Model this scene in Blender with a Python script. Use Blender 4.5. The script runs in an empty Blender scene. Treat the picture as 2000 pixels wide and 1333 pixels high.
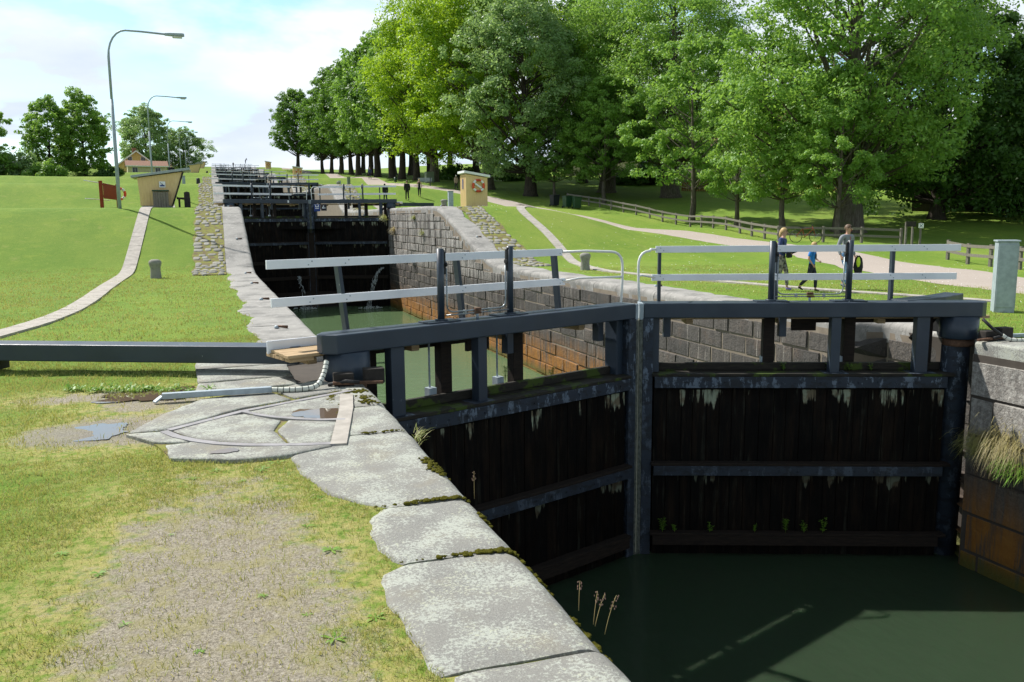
import bpy, math, random
import numpy as np
from mathutils import Vector, Matrix
S = bpy.context.scene
COL = S.collection
R_ = math.radians
# ---------------------------------------------------------------- camera
F_PX, PITCH, ROLL, PSI, HC = 1650.0, .145, .008, .328, 1.935
_F = Vector((math.sin(PSI)*math.cos(PITCH), math.cos(PSI)*math.cos(PITCH), -math.sin(PITCH)))
_R = Vector((math.cos(PSI), -math.sin(PSI), 0)); _U = _R.cross(_F)
_X = _R*math.cos(ROLL) - _U*math.sin(ROLL); _Y = _R*math.sin(ROLL) + _U*math.cos(ROLL)
cam = bpy.data.objects.new('camera', bpy.data.cameras.new('camera')); COL.objects.link(cam)
cam.matrix_world = Matrix(((_X.x,_Y.x,-_F.x,0),(_X.y,_Y.y,-_F.y,0),(_X.z,_Y.z,-_F.z,HC),(0,0,0,1)))
cam.data.sensor_width = 36; cam.data.lens = 36*F_PX/2000; cam.data.clip_end = 3000; cam.data.clip_start = .05
S.camera = cam
# ---------------------------------------------------------------- light
SUN_AZ, SUN_EL = R_(-36), R_(49)
sl = bpy.data.lights.new('sun', 'SUN'); sl.energy = 5.0; sl.angle = R_(.6); sl.color = (1, .965, .91)
so = bpy.data.objects.new('sun', sl); COL.objects.link(so)
_d = Vector((math.sin(SUN_AZ)*math.cos(SUN_EL), math.cos(SUN_AZ)*math.cos(SUN_EL), math.sin(SUN_EL)))
so.rotation_euler = _d.to_track_quat('Z', 'Y').to_euler(); so.location = (0, 0, 60)
W = bpy.data.worlds.new('World'); S.world = W; W.use_nodes = True
nt = W.node_tree; nt.nodes.clear()
def wn(t, **k):
    n = nt.nodes.new(t)
    for a, b in k.items(): setattr(n, a, b)
    return n
def wl(a, b): nt.links.new(a, b)
sky = wn('ShaderNodeTexSky', sky_type='NISHITA', sun_disc=False, sun_elevation=SUN_EL, sun_rotation=SUN_AZ, air_density=1.0, dust_density=.6, ozone_density=1.5)
tc = wn('ShaderNodeTexCoord'); sp = wn('ShaderNodeSeparateXYZ'); wl(tc.outputs['Generated'], sp.inputs[0])
mz = wn('ShaderNodeMath', operation='MAXIMUM'); wl(sp.outputs[2], mz.inputs[0]); mz.inputs[1].default_value = 0
ad = wn('ShaderNodeMath', operation='ADD'); wl(mz.outputs[0], ad.inputs[0]); ad.inputs[1].default_value = .22
dx = wn('ShaderNodeMath', operation='DIVIDE'); wl(sp.outputs[0], dx.inputs[0]); wl(ad.outputs[0], dx.inputs[1])
dy = wn('ShaderNodeMath', operation='DIVIDE'); wl(sp.outputs[1], dy.inputs[0]); wl(ad.outputs[0], dy.inputs[1])
cb = wn('ShaderNodeCombineXYZ'); wl(dx.outputs[0], cb.inputs[0]); wl(dy.outputs[0], cb.inputs[1]); cb.inputs[2].default_value = 3.7
n1 = wn('ShaderNodeTexNoise'); n1.inputs['Scale'].default_value = 1.9; n1.inputs['Detail'].default_value = 9; n1.inputs['Roughness'].default_value = .52; n1.inputs['Distortion'].default_value = .15
wl(cb.outputs[0], n1.inputs['Vector'])
rp = wn('ShaderNodeValToRGB'); rp.color_ramp.elements[0].position = .40; rp.color_ramp.elements[1].position = .53
wl(n1.outputs['Fac'], rp.inputs[0])
n2 = wn('ShaderNodeTexNoise'); n2.inputs['Scale'].default_value = 1.3; n2.inputs['Detail'].default_value = 6
va = wn('ShaderNodeVectorMath', operation='ADD'); wl(cb.outputs[0], va.inputs[0]); va.inputs[1].default_value = (4.3, 1.2, 0); wl(va.outputs[0], n2.inputs['Vector'])
r2 = wn('ShaderNodeValToRGB'); r2.color_ramp.elements[0].position = .36; r2.color_ramp.elements[1].position = .6
r2.color_ramp.elements[0].color = (.55, .62, .72, 1); r2.color_ramp.elements[1].color = (.72, .77, .81, 1)
wl(n2.outputs['Fac'], r2.inputs[0])
sm = wn('ShaderNodeVectorMath', operation='MULTIPLY'); wl(sky.outputs[0], sm.inputs[0]); sm.inputs[1].default_value = (.105, .098, .088)
sa = wn('ShaderNodeVectorMath', operation='ADD'); wl(sm.outputs[0], sa.inputs[0]); sa.inputs[1].default_value = (.05, .20, .30)
mx = wn('ShaderNodeMix', data_type='RGBA'); wl(rp.outputs[0], mx.inputs[0]); wl(sa.outputs[0], mx.inputs[6]); wl(r2.outputs[0], mx.inputs[7])
# sky dimmed overhead and behind the camera, out of view, to lower ambient light
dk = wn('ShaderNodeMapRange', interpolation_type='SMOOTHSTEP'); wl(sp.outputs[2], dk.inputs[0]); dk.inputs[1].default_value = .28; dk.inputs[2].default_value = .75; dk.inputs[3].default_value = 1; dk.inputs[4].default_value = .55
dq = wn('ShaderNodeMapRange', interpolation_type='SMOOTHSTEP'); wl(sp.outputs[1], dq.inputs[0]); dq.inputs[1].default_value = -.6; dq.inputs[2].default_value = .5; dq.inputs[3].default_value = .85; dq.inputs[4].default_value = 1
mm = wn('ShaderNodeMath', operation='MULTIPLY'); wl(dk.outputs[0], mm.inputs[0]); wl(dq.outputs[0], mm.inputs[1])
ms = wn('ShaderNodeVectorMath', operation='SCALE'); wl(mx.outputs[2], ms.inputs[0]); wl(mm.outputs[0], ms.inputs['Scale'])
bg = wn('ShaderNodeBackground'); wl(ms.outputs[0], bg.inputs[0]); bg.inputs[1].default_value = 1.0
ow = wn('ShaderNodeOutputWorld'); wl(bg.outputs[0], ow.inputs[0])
S.view_settings.view_transform = 'Standard'; S.view_settings.look = 'None'; S.view_settings.exposure = .5; S.view_settings.gamma = 1
S.cycles.max_bounces = 6; S.cycles.diffuse_bounces = 3; S.cycles.glossy_bounces = 3; S.cycles.transmission_bounces = 4

# ---------------------------------------------------------------- materials
class N:
    """tiny node helper"""
    def __init__(s, name):
        s.m = bpy.data.materials.new(name); s.m.use_nodes = True; s.t = s.m.node_tree; s.t.nodes.clear()
        s.out = s.t.nodes.new('ShaderNodeOutputMaterial')
        s.b = s.t.nodes.new('ShaderNodeBsdfPrincipled'); s.t.links.new(s.b.outputs[0], s.out.inputs[0])
        s.tc = s.t.nodes.new('ShaderNodeTexCoord')
        s.geo = s.t.nodes.new('ShaderNodeNewGeometry')
    def put(s, sock, v):
        if hasattr(v, 'links') or isinstance(v, bpy.types.NodeSocket): s.t.links.new(v, sock)
        elif isinstance(v, (tuple, list)) and len(v) == 3 and sock.type == 'RGBA': sock.default_value = (*v, 1)
        else: sock.default_value = v
    def obj(s, scale=None, world=False):
        v = s.geo.outputs['Position'] if world else s.tc.outputs['Object']
        if scale is None: return v
        n = s.t.nodes.new('ShaderNodeVectorMath'); n.operation = 'MULTIPLY'; s.t.links.new(v, n.inputs[0])
        n.inputs[1].default_value = scale if isinstance(scale, tuple) else (scale,)*3
        return n.outputs[0]
    def noise(s, scale=1.0, detail=4, rough=.5, vec=None, world=False, dist=0):
        n = s.t.nodes.new('ShaderNodeTexNoise'); s.put(n.inputs['Vector'], vec if vec is not None else s.obj(world=world))
        n.inputs['Scale'].default_value = scale; n.inputs['Detail'].default_value = detail; n.inputs['Roughness'].default_value = rough; n.inputs['Distortion'].default_value = dist
        return n.outputs['Fac']
    def vor(s, scale=1.0, vec=None, feature='F1', out='Distance', world=False, rnd=1):
        n = s.t.nodes.new('ShaderNodeTexVoronoi'); n.feature = feature; s.put(n.inputs['Vector'], vec if vec is not None else s.obj(world=world))
        n.inputs['Scale'].default_value = scale; n.inputs['Randomness'].default_value = rnd
        return n.outputs[out]
    def ramp(s, v, a, b, lo=0.0, hi=1.0):
        n = s.t.nodes.new('ShaderNodeMapRange'); n.interpolation_type = 'SMOOTHSTEP'; s.put(n.inputs['Value'], v)
        n.inputs['From Min'].default_value = a; n.inputs['From Max'].default_value = b; n.inputs['To Min'].default_value = lo; n.inputs['To Max'].default_value = hi
        return n.outputs['Result']
    def math(s, op, a, b=0.0, c=None):
        n = s.t.nodes.new('ShaderNodeMath'); n.operation = op; s.put(n.inputs[0], a); s.put(n.inputs[1], b)
        if c is not None: s.put(n.inputs[2], c)
        return n.outputs[0]
    def mix(s, f, a, b, mode='MIX'):
        n = s.t.nodes.new('ShaderNodeMix'); n.data_type = 'RGBA'; n.blend_type = mode; s.put(n.inputs[0], f); s.put(n.inputs[6], a); s.put(n.inputs[7], b)
        return n.outputs[2]
    def sep(s, v):
        n = s.t.nodes.new('ShaderNodeSeparateXYZ'); s.t.links.new(v, n.inputs[0]); return n.outputs
    def comb(s, x, y, z):
        n = s.t.nodes.new('ShaderNodeCombineXYZ'); s.put(n.inputs[0], x); s.put(n.inputs[1], y); s.put(n.inputs[2], z); return n.outputs[0]
    def bump(s, h, strength=.4, dist=.02):
        n = s.t.nodes.new('ShaderNodeBump'); s.put(n.inputs['Height'], h); n.inputs['Strength'].default_value = strength; n.inputs['Distance'].default_value = dist
        prev = s.b.inputs['Normal'].links
        if prev: s.t.links.new(prev[0].from_socket, n.inputs['Normal'])
        s.t.links.new(n.outputs[0], s.b.inputs['Normal'])
    def island(s): return s.geo.outputs['Random Per Island']
    def rnd(s):
        n = s.t.nodes.new('ShaderNodeObjectInfo'); return n.outputs['Random']
    def fin(s, color, rough=.7, metal=0.0, spec=.4):
        s.put(s.b.inputs['Base Color'], color); s.put(s.b.inputs['Roughness'], rough); s.put(s.b.inputs['Metallic'], metal); s.b.inputs['Specular IOR Level'].default_value = spec
        return s.m
M = {}
def simple(name, c, rough=.6, var=.18, scale=6, metal=0, bump=.0, c2=None, spec=.4):
    n = N(name); f = n.ramp(n.noise(scale, 5, .6), .3, .7)
    c2 = c2 or tuple(x*(1-var*1.6) for x in c)
    col = n.mix(f, c, c2)
    if bump: n.bump(n.noise(scale*6, 4, .6), bump, .01)
    M[name] = n.fin(col, n.ramp(n.noise(scale*2), .2, .8, rough-.08, rough+.1), metal, spec)
    return M[name]

def m_steel():
    n = N('blue_grey_paint')
    base = n.mix(n.ramp(n.noise(1.6, 5, .6), .3, .7), (.022, .033, .050), (.030, .044, .064))
    chip = n.ramp(n.noise(13, 6, .65), .685, .70)
    chip = n.math('MULTIPLY', chip, n.ramp(n.noise(1.3, 2), .5, .62))
    col = n.mix(chip, base, (.33, .37, .38))
    dk = n.math('MULTIPLY', n.ramp(n.noise(5, 5, .7), .66, .69), n.ramp(n.noise(1.1, 2, vec=n.obj((1, 3, 3))), .56, .66))
    col = n.mix(dk, col, (.012, .014, .018))
    n.bump(n.noise(9, 4), .12, .01)
    M['steel'] = n.fin(col, n.ramp(n.noise(4, 4), .3, .7, .33, .52), 0, .5)
m_steel()
def m_flaky():
    n = N('flaking_blue_paint'); z = n.sep(n.obj())[2]
    f = n.ramp(n.noise(4.2, 7, .7, vec=n.obj((1, 1, 2.2))), .50, .56)
    base = n.mix(n.noise(3, 4), (.026, .037, .055), (.016, .022, .034))
    pale = n.mix(n.noise(11, 5), (.20, .25, .31), (.10, .13, .18))
    edge = n.math('MULTIPLY', n.ramp(n.noise(5.5, 6, .7, vec=n.obj((1.3, 1, .5))), .54, .57), .8)
    zz = n.ramp(z, -1.4, -.5, .35, 1); col = n.mix(n.math('MULTIPLY', edge, zz), base, pale)
    M['flaky'] = n.fin(n.mix(n.math('MULTIPLY', f, .55), col, (.010, .010, .010)), .6)
m_flaky()
def m_white():
    n = N('white_paint'); c = n.mix(n.ramp(n.noise(2.2, 5), .35, .75), (.80, .82, .86), (.70, .72, .76))
    g = n.ramp(n.noise(26, 5, .7, vec=n.obj((1, 1, .6))), .69, .72)
    col = n.mix(n.math('MULTIPLY', g, n.ramp(n.noise(2.5, 2), .45, .6)), c, (.12, .12, .12))
    n.bump(n.noise(3, 4, vec=n.obj((2, 20, 20))), .12, .006)
    M['white'] = n.fin(col, .5)
m_white()
def m_planks():
    n = N('wet_black_planks'); x, y, z = n.sep(n.obj())[0:3]
    base = n.mix(n.ramp(n.noise(2.3, 6, .65, vec=n.obj((4, 4, .5))), .4, .75), (.0028, .0022, .002), (.015, .009, .0055))
    st = n.ramp(n.noise(1.9, 5, .62, vec=n.obj((5.2, 1, .35))), .56, .66)
    def band(z0, ln):   # lime run-off hanging below a girder
        a = n.ramp(z, z0-ln, z0, 0, 1); b = n.ramp(z, z0, z0+.02, 1, 0)
        lim = n.math('MULTIPLY', n.math('MULTIPLY', a, b), 1.0)
        w = n.math('MULTIPLY', n.noise(2.1, 4, .6, vec=n.obj((4.2, 1, .5))), n.ramp(n.noise(1.7, 2, .5, vec=n.obj((1, 1, 0))), .42, .6, .55, 1.05))
        return n.ramp(n.math('MULTIPLY', w, n.math('POWER', lim, .35)), .46, .52)
    s = n.math('MAXIMUM', n.math('MULTIPLY', band(-.84, .55), 1), n.math('MULTIPLY', band(-2.22, .45), .45))
    s = n.math('MAXIMUM', s, n.math('MULTIPLY', st, .05))
    pale = n.mix(n.ramp(n.noise(7, 3), .4, .6), (.30, .33, .24), (.17, .14, .09))
    n.bump(n.noise(3, 5, vec=n.obj((14, 2, 1))), .35, .012)
    M['planks'] = n.fin(n.mix(s, base, pale), n.ramp(n.noise(3, 3), .3, .7, .5, .8), 0, .12)
m_planks()
def m_wood(name, a, b, sc=(2, 14, 14), moss=0, rough=.8):
    n = N(name); w = n.noise(2.4, 6, .65, vec=n.obj(sc))
    col = n.mix(n.ramp(w, .3, .72), a, b); n.bump(w, .35, .01)
    if moss: col = n.mix(n.ramp(n.noise(2.2, 5, .65), .70-moss*.3, .76-moss*.3), col, (.05, .075, .012))
    M[name] = n.fin(col, rough, 0, .25)
m_wood('dark_timber', (.012, .0085, .007), (.028, .019, .013), moss=.0)
m_wood('mossy_timber', (.035, .03, .022), (.014, .012, .010), moss=.62)
m_wood('fresh_wood', (.46, .33, .19), (.33, .23, .13))
m_wood('grey_wood', (.22, .20, .165), (.10, .09, .075))
m_wood('seal_timber', (.15, .16, .14), (.045, .05, .04), sc=(12, 12, 6))
m_wood('yellow_boards', (.80, .60, .31), (.70, .50, .25), sc=(10, 10, 1.2))
m_wood('bleached_boards', (.25, .22, .18), (.14, .12, .10), sc=(10, 10, 1.2))
m_wood('red_boards', (.30, .055, .02), (.20, .035, .015), sc=(10, 10, 1.2))
m_wood('black_wood', (.020, .017, .015), (.045, .038, .032), sc=(3, 3, 3))
simple('galvanised', (.36, .42, .46), .5, .14, 9, .1, .1)
simple('chrome_pipe', (.30, .33, .34), .35, .2, 9, .6)
simple('rusty_iron', (.16, .085, .05), .8, .3, 14, .2, .3)
simple('dark_iron', (.035, .034, .034), .6, .3, 14, .2, .3)
simple('white_pipe', (.78, .79, .76), .4, .06, 5)
simple('hose_plastic', (.62, .63, .55), .5, .08, 5)
simple('black_rubber', (.012, .012, .013), .5)
simple('slab_path', (.40, .365, .32), .9, .16, 5, 0, .5)
simple('plate_iron', (.30, .285, .29), .6, .2, 5, .0, .2)
simple('lens', (.7, .7, .62), .3)
simple('white_trim', (.78, .79, .78), .6, .06)
simple('grey_trim', (.36, .40, .42), .6, .1)
simple('roof_tile', (.33, .17, .11), .85, .25, 8, 0, .4)
simple('pale_yellow_wall', (.62, .46, .17), .8, .1, 3)
simple('cream_wall', (.60, .54, .36), .8, .1, 3)
simple('window_glass', (.03, .035, .045), .1, .1)
simple('orange_red', (.72, .085, .03), .5, .08)
simple('sign_blue', (.02, .055, .24), .4, .05)
simple('sign_black', (.012, .013, .02), .4, .05)
simple('sign_white', (.85, .85, .85), .5, .03)
simple('bin_green', (.012, .05, .022), .45, .1)
simple('bin_black', (.010, .014, .02), .45, .1)
simple('box_green', (.16, .20, .14), .7, .1)
simple('daisy_white', (.8, .8, .78), .7)

def m_stone():          # coping granite with lichen
    n = N('lichened_granite')
    g = n.noise(120, 4, .8, world=True); base = n.mix(n.ramp(g, .3, .7), (.135, .133, .122), (.31, .305, .28))
    base = n.mix(n.ramp(n.noise(1.4, 4, world=True), .35, .7), base, (.23, .222, .20))
    warm = n.ramp(n.noise(2.1, 4, .6, world=True), .52, .7)
    base = n.mix(n.math('MULTIPLY', warm, .35), base, (.27, .235, .16))
    l1 = n.math('ADD', n.noise(46, 9, .8, world=True), n.math('MULTIPLY', n.math('SUBTRACT', n.noise(2.6, 6, .65, world=True), .5), .7))
    li = n.ramp(l1, .505, .565)
    base = n.mix(n.math('MULTIPLY', li, .72), base, (.43, .45, .39))
    l2 = n.ramp(n.math('ADD', n.noise(44, 6, .7, world=True), n.math('MULTIPLY', n.math('SUBTRACT', n.noise(3.1, 3, world=True), .5), .5)), .6, .64)
    base = n.mix(n.math('MULTIPLY', l2, .75), base, (.42, .43, .33))
    dk = n.ramp(n.noise(75, 6, .85, world=True), .57, .64); base = n.mix(n.math('MULTIPLY', dk, .65), base, (.075, .07, .065))
    n.bump(l1, .35, .02); n.bump(n.noise(70, 5, .7, world=True), .55, .008)
    M['coping'] = n.fin(base, .9, 0, .2)
m_stone()
def m_coping_far():
    n = N('worn_granite'); base = n.mix(n.noise(30, 4, .7, world=True), (.245, .235, .22), (.36, .345, .32))
    base = n.mix(n.ramp(n.noise(1.1, 5, .6, world=True), .42, .7), base, (.17, .165, .155))
    ln = n.ramp(n.noise(2.0, 7, .75, vec=n.obj((.8, 7, 1), world=True)), .52, .6); base = n.mix(n.math('MULTIPLY', ln, .4), base, (.13, .125, .115))
    sp = n.ramp(n.noise(9, 6, .7, world=True), .57, .64); base = n.mix(n.math('MULTIPLY', sp, .45), base, (.55, .54, .50))
    z = n.sep(n.obj())[2]
    n.bump(n.noise(24, 6, .7, world=True), .5, .012)
    M['coping2'] = n.fin(base, .9, 0, .2)
m_coping_far()
def m_masonry(name, wz):
    """dressed blocks: colour per block, rusty algae near the water, lime runs"""
    n = N(name); P = n.sep(n.obj(world=True)); x, y, z = P[0], P[1], P[2]
    isl = n.island()
    base = n.mix(isl, (.080, .075, .068), (.14, .124, .108))
    base = n.mix(n.ramp(n.noise(1.7, 4, .6, world=True), .5, .8, 0, .6), base, (.17, .11, .075))
    base = n.mix(n.ramp(n.noise(28, 5, .7, world=True), .4, .7), base, (.075, .07, .068))
    near = n.math('MULTIPLY', n.ramp(y, 9.8, 10.4, 1, 0), n.ramp(z, -2.0, -1.55))
    base = n.mix(near, base, n.mix(n.ramp(n.noise(14, 7, .75, world=True), .42, .6), (.27, .25, .225), (.44, .42, .38)))
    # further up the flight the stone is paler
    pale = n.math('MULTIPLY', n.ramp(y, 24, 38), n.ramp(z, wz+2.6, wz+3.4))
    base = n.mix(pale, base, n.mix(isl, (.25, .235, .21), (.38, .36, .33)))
    vs = n.noise(1.3, 6, .7, vec=n.comb(0.0, n.math('MULTIPLY', y, 4.5), n.math('MULTIPLY', z, .35)))
    base = n.mix(n.math('MULTIPLY', n.ramp(vs, .47, .56), n.ramp(y, 18, 34, .3, .9)), base, (.045, .037, .034))
    lim = n.noise(1.6, 5, .65, vec=n.comb(1.0, n.math('MULTIPLY', y, 5.2), n.math('MULTIPLY', z, .3)))
    base = n.mix(n.math('MULTIPLY', n.ramp(lim, .60, .70), .55), base, (.44, .40, .35))
    wob = n.math('MULTIPLY', n.math('SUBTRACT', n.noise(1.2, 5, .7, vec=n.comb(2.0, n.math('MULTIPLY', y, 4.0), 0.0)), .5), 1.4)
    lev = n.math('ADD', z, wob)
    rust = n.ramp(lev, wz+.55, wz+1.75, 1, 0)
    rust = n.math('MULTIPLY', n.math('MULTIPLY', rust, n.math('MAXIMUM', n.ramp(y, 13, 24, .18, 1), n.ramp(y, 9.9, 10.4, 1, 0))), n.ramp(n.noise(1.5, 5, .7, vec=n.comb(3.0, n.math('MULTIPLY', y, 5.0), n.math('MULTIPLY', z, .45))), .34, .52))
    base = n.mix(rust, base, n.mix(n.noise(5, 4, world=True), (.36, .17, .035), (.24, .095, .02)))
    base = n.mix(n.ramp(z, wz+.05, wz+.4, .85, 0), base, (.09, .10, .02))
    n.bump(n.noise(9, 8, .75, world=True), .9, .06)
    M[name] = n.fin(base, .85, 0, .25)
    n = N(name+'_mortar'); P = n.sep(n.obj(world=True)); z = P[2]
    c = n.mix(n.noise(6, 5, world=True), (.30, .25, .19), (.14, .115, .09))
    c = n.mix(n.ramp(z, wz+.3, wz+1.3, 1, 0), c, (.20, .10, .03))
    M[name+'_mortar'] = n.fin(c, .9, 0, .2)
    n = N('dark_mortar'); M['dark_mortar'] = n.fin(n.mix(n.noise(6, 5, world=True), (.10, .085, .07), (.05, .042, .036)), .9, 0, .2)
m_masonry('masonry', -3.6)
def m_ground():
    n = N('mown_grass_and_trodden_soil'); P = n.obj(world=True); x, y, z = n.sep(P)[0:3]
    g = n.mix(n.ramp(n.noise(.55, 4, world=True), .35, .65), (.195, .285, .038), (.15, .25, .03))
    g = n.mix(n.ramp(n.noise(2.6, 5, .65, world=True), .45, .75), g, (.27, .34, .05))
    g = n.mix(n.ramp(n.noise(.10, 4, .6, world=True), .46, .68), g, (.25, .315, .055))
    g = n.mix(n.ramp(n.noise(.28, 6, .7, vec=n.obj((1, .35, 1), world=True)), .42, .62, 0, .55), g, (.12, .215, .028))
    g = n.mix(n.ramp(n.noise(1.1, 6, .75, world=True), .56, .68, 0, .5), g, (.33, .32, .10))
    fine = n.noise(38, 6, .8, vec=n.obj((1, .45, 1), world=True))
    g = n.mix(n.ramp(fine, .34, .66, 0, .72), g, (.078, .145, .016))
    spk = n.ramp(n.noise(9, 5, .8, vec=n.obj((1, .5, 1), world=True)), .5, .8, 0, .35); g = n.mix(spk, g, (.33, .36, .09))
    # trodden soil: patches with their own outline
    def patch(cx_, cy_, rx, ry):
        a = n.math('DIVIDE', n.math('SUBTRACT', x, cx_), rx); b = n.math('DIVIDE', n.math('SUBTRACT', y, cy_), ry)
        return n.math('SUBTRACT', 1.0, n.math('SQRT', n.math('ADD', n.math('MULTIPLY', a, a), n.math('MULTIPLY', b, b))))
    p = patch(-.12, 4.2, .85, 2.9)
    for q in ((-1.0, 8.6, .75, .9), (-.75, 9.9, .8, .75), (-.6, 8.9, 1.1, .45), (-1.2, 10.3, 1.2, .45), (12.4, 9.3, 1.2, .4), (.1, 2.2, .9, 2.0)):
        p = n.math('MAXIMUM', p, patch(*q))
    w = n.math('ADD', p, n.math('MULTIPLY', n.math('SUBTRACT', n.noise(2.4, 10, .8, world=True), .5), 2.2))
    dampv = n.math('MAXIMUM', patch(-1.32, 8.52, .75, .6), patch(-.78, 10.15, .8, .5)); damp = n.ramp(n.math('ADD', dampv, n.math('MULTIPLY', n.math('SUBTRACT', n.noise(5, 5, .7, world=True), .5), .5)), .05, .4)
    soil = n.ramp(w, .05, .5)
    sc = n.mix(n.ramp(n.noise(60, 7, .9, world=True), .36, .64), (.14, .122, .088), (.47, .42, .335)); sc = n.mix(n.ramp(n.noise(24, 5, .8, world=True), .5, .6, 0, .45), sc, (.21, .175, .11))
    sc = n.mix(n.ramp(n.noise(3.2, 7, .75, world=True), .48, .62, 0, .6), sc, (.30, .27, .12))
    peb = n.vor(85, world=True); sc = n.mix(n.ramp(peb, .12, .3, .5, 0), sc, (.48, .43, .37))
    dry = n.ramp(w, -1.0, .2, 0, .9)
    g = n.mix(n.math('MULTIPLY', dry, n.ramp(n.noise(14, 5, .7, world=True), .35, .6)), g, (.40, .35, .13))
    n.bump(fine, .6, .05); n.bump(n.noise(48, 5, .75, world=True), .5, .02)
    sc = n.mix(n.math('MULTIPLY', damp, .35), sc, (.14, .12, .095))
    M['ground'] = n.fin(n.mix(n.math('MAXIMUM', soil, n.math('MULTIPLY', damp, .9)), g, sc), n.ramp(damp, 0, 1, .95, .45), 0, .15)
m_ground()
def m_gravel():
    n = N('pale_gravel'); c = n.mix(n.noise(.5, 4, world=True), (.42, .365, .32), (.36, .31, .27))
    c = n.mix(n.ramp(n.noise(20, 5, .7, world=True), .4, .7), c, (.30, .255, .22)); n.bump(n.noise(25, 4, .7, world=True), .4, .02)
    M['gravel'] = n.fin(c, .95, 0, .1)
m_gravel()
def m_cobble():
    n = N('field_stones'); c = n.mix(n.island(), (.20, .195, .165), (.31, .30, .26))
    c = n.mix(n.ramp(n.noise(12, 6, .7, world=True), .5, .65), c, (.20, .19, .17)); n.bump(n.noise(20, 5, .7, world=True), .5, .03)
    M['cobble'] = n.fin(c, .9, 0, .2)
    n = N('mossy_joint_soil'); c = n.mix(n.ramp(n.noise(5, 6, .7, world=True), .4, .6), (.20, .21, .05), (.15, .12, .07))
    M['joint'] = n.fin(c, .95, 0, .1)
m_cobble()
def m_moss():
    n = N('moss'); c = n.mix(n.noise(25, 5, .7, world=True), (.17, .155, .015), (.085, .085, .012)); n.bump(n.noise(90, 4, .8, world=True), 1, .03)
    M['moss'] = n.fin(c, .95, 0, .1)
m_moss()
def m_water(name, deep, a=.0, bstr=.10, sc=(1.4, .8, 1)):
    n = N(name); c = n.mix(n.noise(.25, 3, world=True), deep, tuple(v*.8 for v in deep))
    n.b.inputs['IOR'].default_value = 1.33
    n.bump(n.noise(2.6, 5, .55, vec=n.obj(sc, world=True)), bstr, .05)
    M[name] = n.fin(c, .035, 0, .5)
m_water('lower_water', (.030, .051, .027), bstr=.34); M['lower_water'].node_tree.nodes['Principled BSDF'].inputs['Subsurface Weight'].default_value = .9; M['lower_water'].node_tree.nodes['Principled BSDF'].inputs['Subsurface Radius'].default_value = (.5, .9, .6); M['lower_water'].node_tree.nodes['Principled BSDF'].inputs['Subsurface Scale'].default_value = .7
m_water('upper_water', (.11, .175, .085), bstr=.3, sc=(.8, 2.2, 1))
def m_puddle():
    n = N('puddle_water'); n.b.inputs['IOR'].default_value = 1.9; n.bump(n.noise(9, 3, world=True), .03, .01); M['puddle'] = n.fin((.12, .08, .05), .03, 0, 1.0)
m_puddle()
def m_foam():
    n = N('white_foam'); M['foam'] = n.fin(n.mix(n.noise(8, 4), (.7, .75, .75), (.45, .5, .5)), .5)
m_foam()
def m_leaf(name, a, b, c, tr=.45):
    n = N(name); f = n.noise(.35, 3, world=True); r = n.island()
    col = n.mix(n.ramp(f, .35, .65), a, b); col = n.mix(n.math('MULTIPLY', n.math('POWER', r, 2.0), .75), col, c)
    n.put(n.b.inputs['Base Color'], col); n.b.inputs['Roughness'].default_value = .5; n.b.inputs['Specular IOR Level'].default_value = .35
    t = n.t.nodes.new('ShaderNodeBsdfTranslucent'); hs = n.mix(.5, col, (c[0]*1.6, c[1]*1.5, c[2]*.8)); n.t.links.new(hs, t.inputs[0])
    ms = n.t.nodes.new('ShaderNodeMixShader'); ms.inputs[0].default_value = tr
    n.t.links.new(n.b.outputs[0], ms.inputs[1]); n.t.links.new(t.outputs[0], ms.inputs[2]); n.t.links.new(ms.outputs[0], n.out.inputs[0])
    M[name] = n.m
m_leaf('leaf_maple', (.17, .33, .015), (.23, .39, .02), (.32, .45, .035))
m_leaf('leaf_ash', (.12, .26, .04), (.17, .33, .05), (.25, .40, .09))
m_leaf('leaf_lime', (.060, .150, .022), (.085, .195, .026), (.14, .26, .04))
m_leaf('leaf_willow', (.14, .26, .085), (.20, .33, .12), (.28, .40, .18))
m_leaf('leaf_dark', (.042, .11, .018), (.062, .14, .022), (.10, .19, .04))
m_leaf('blade', (.22, .31, .045), (.30, .34, .085), (.46, .40, .19), .3)
m_leaf('weed_leaf', (.10, .26, .02), (.15, .30, .03), (.22, .34, .05), .3)
m_leaf('dry_blade', (.40, .32, .16), (.30, .27, .10), (.5, .42, .22), .3)
def m_bark():
    n = N('bark'); w = n.noise(3, 6, .7, vec=n.obj((3.5, 3.5, .7)))
    c = n.mix(n.ramp(w, .35, .65), (.075, .062, .048), (.15, .13, .105)); c = n.mix(n.ramp(n.noise(1.3, 4), .5, .7), c, (.10, .105, .06))
    n.bump(w, .8, .05); M['bark'] = n.fin(c, .95, 0, .1)
    n = N('dark_bark'); w = n.noise(3, 6, .7, vec=n.obj((3.5, 3.5, .7))); n.bump(w, .8, .05)
    M['dark_bark'] = n.fin(n.mix(n.ramp(w, .35, .65), (.038, .031, .025), (.075, .063, .05)), .95, 0, .1)
m_bark()
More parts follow.
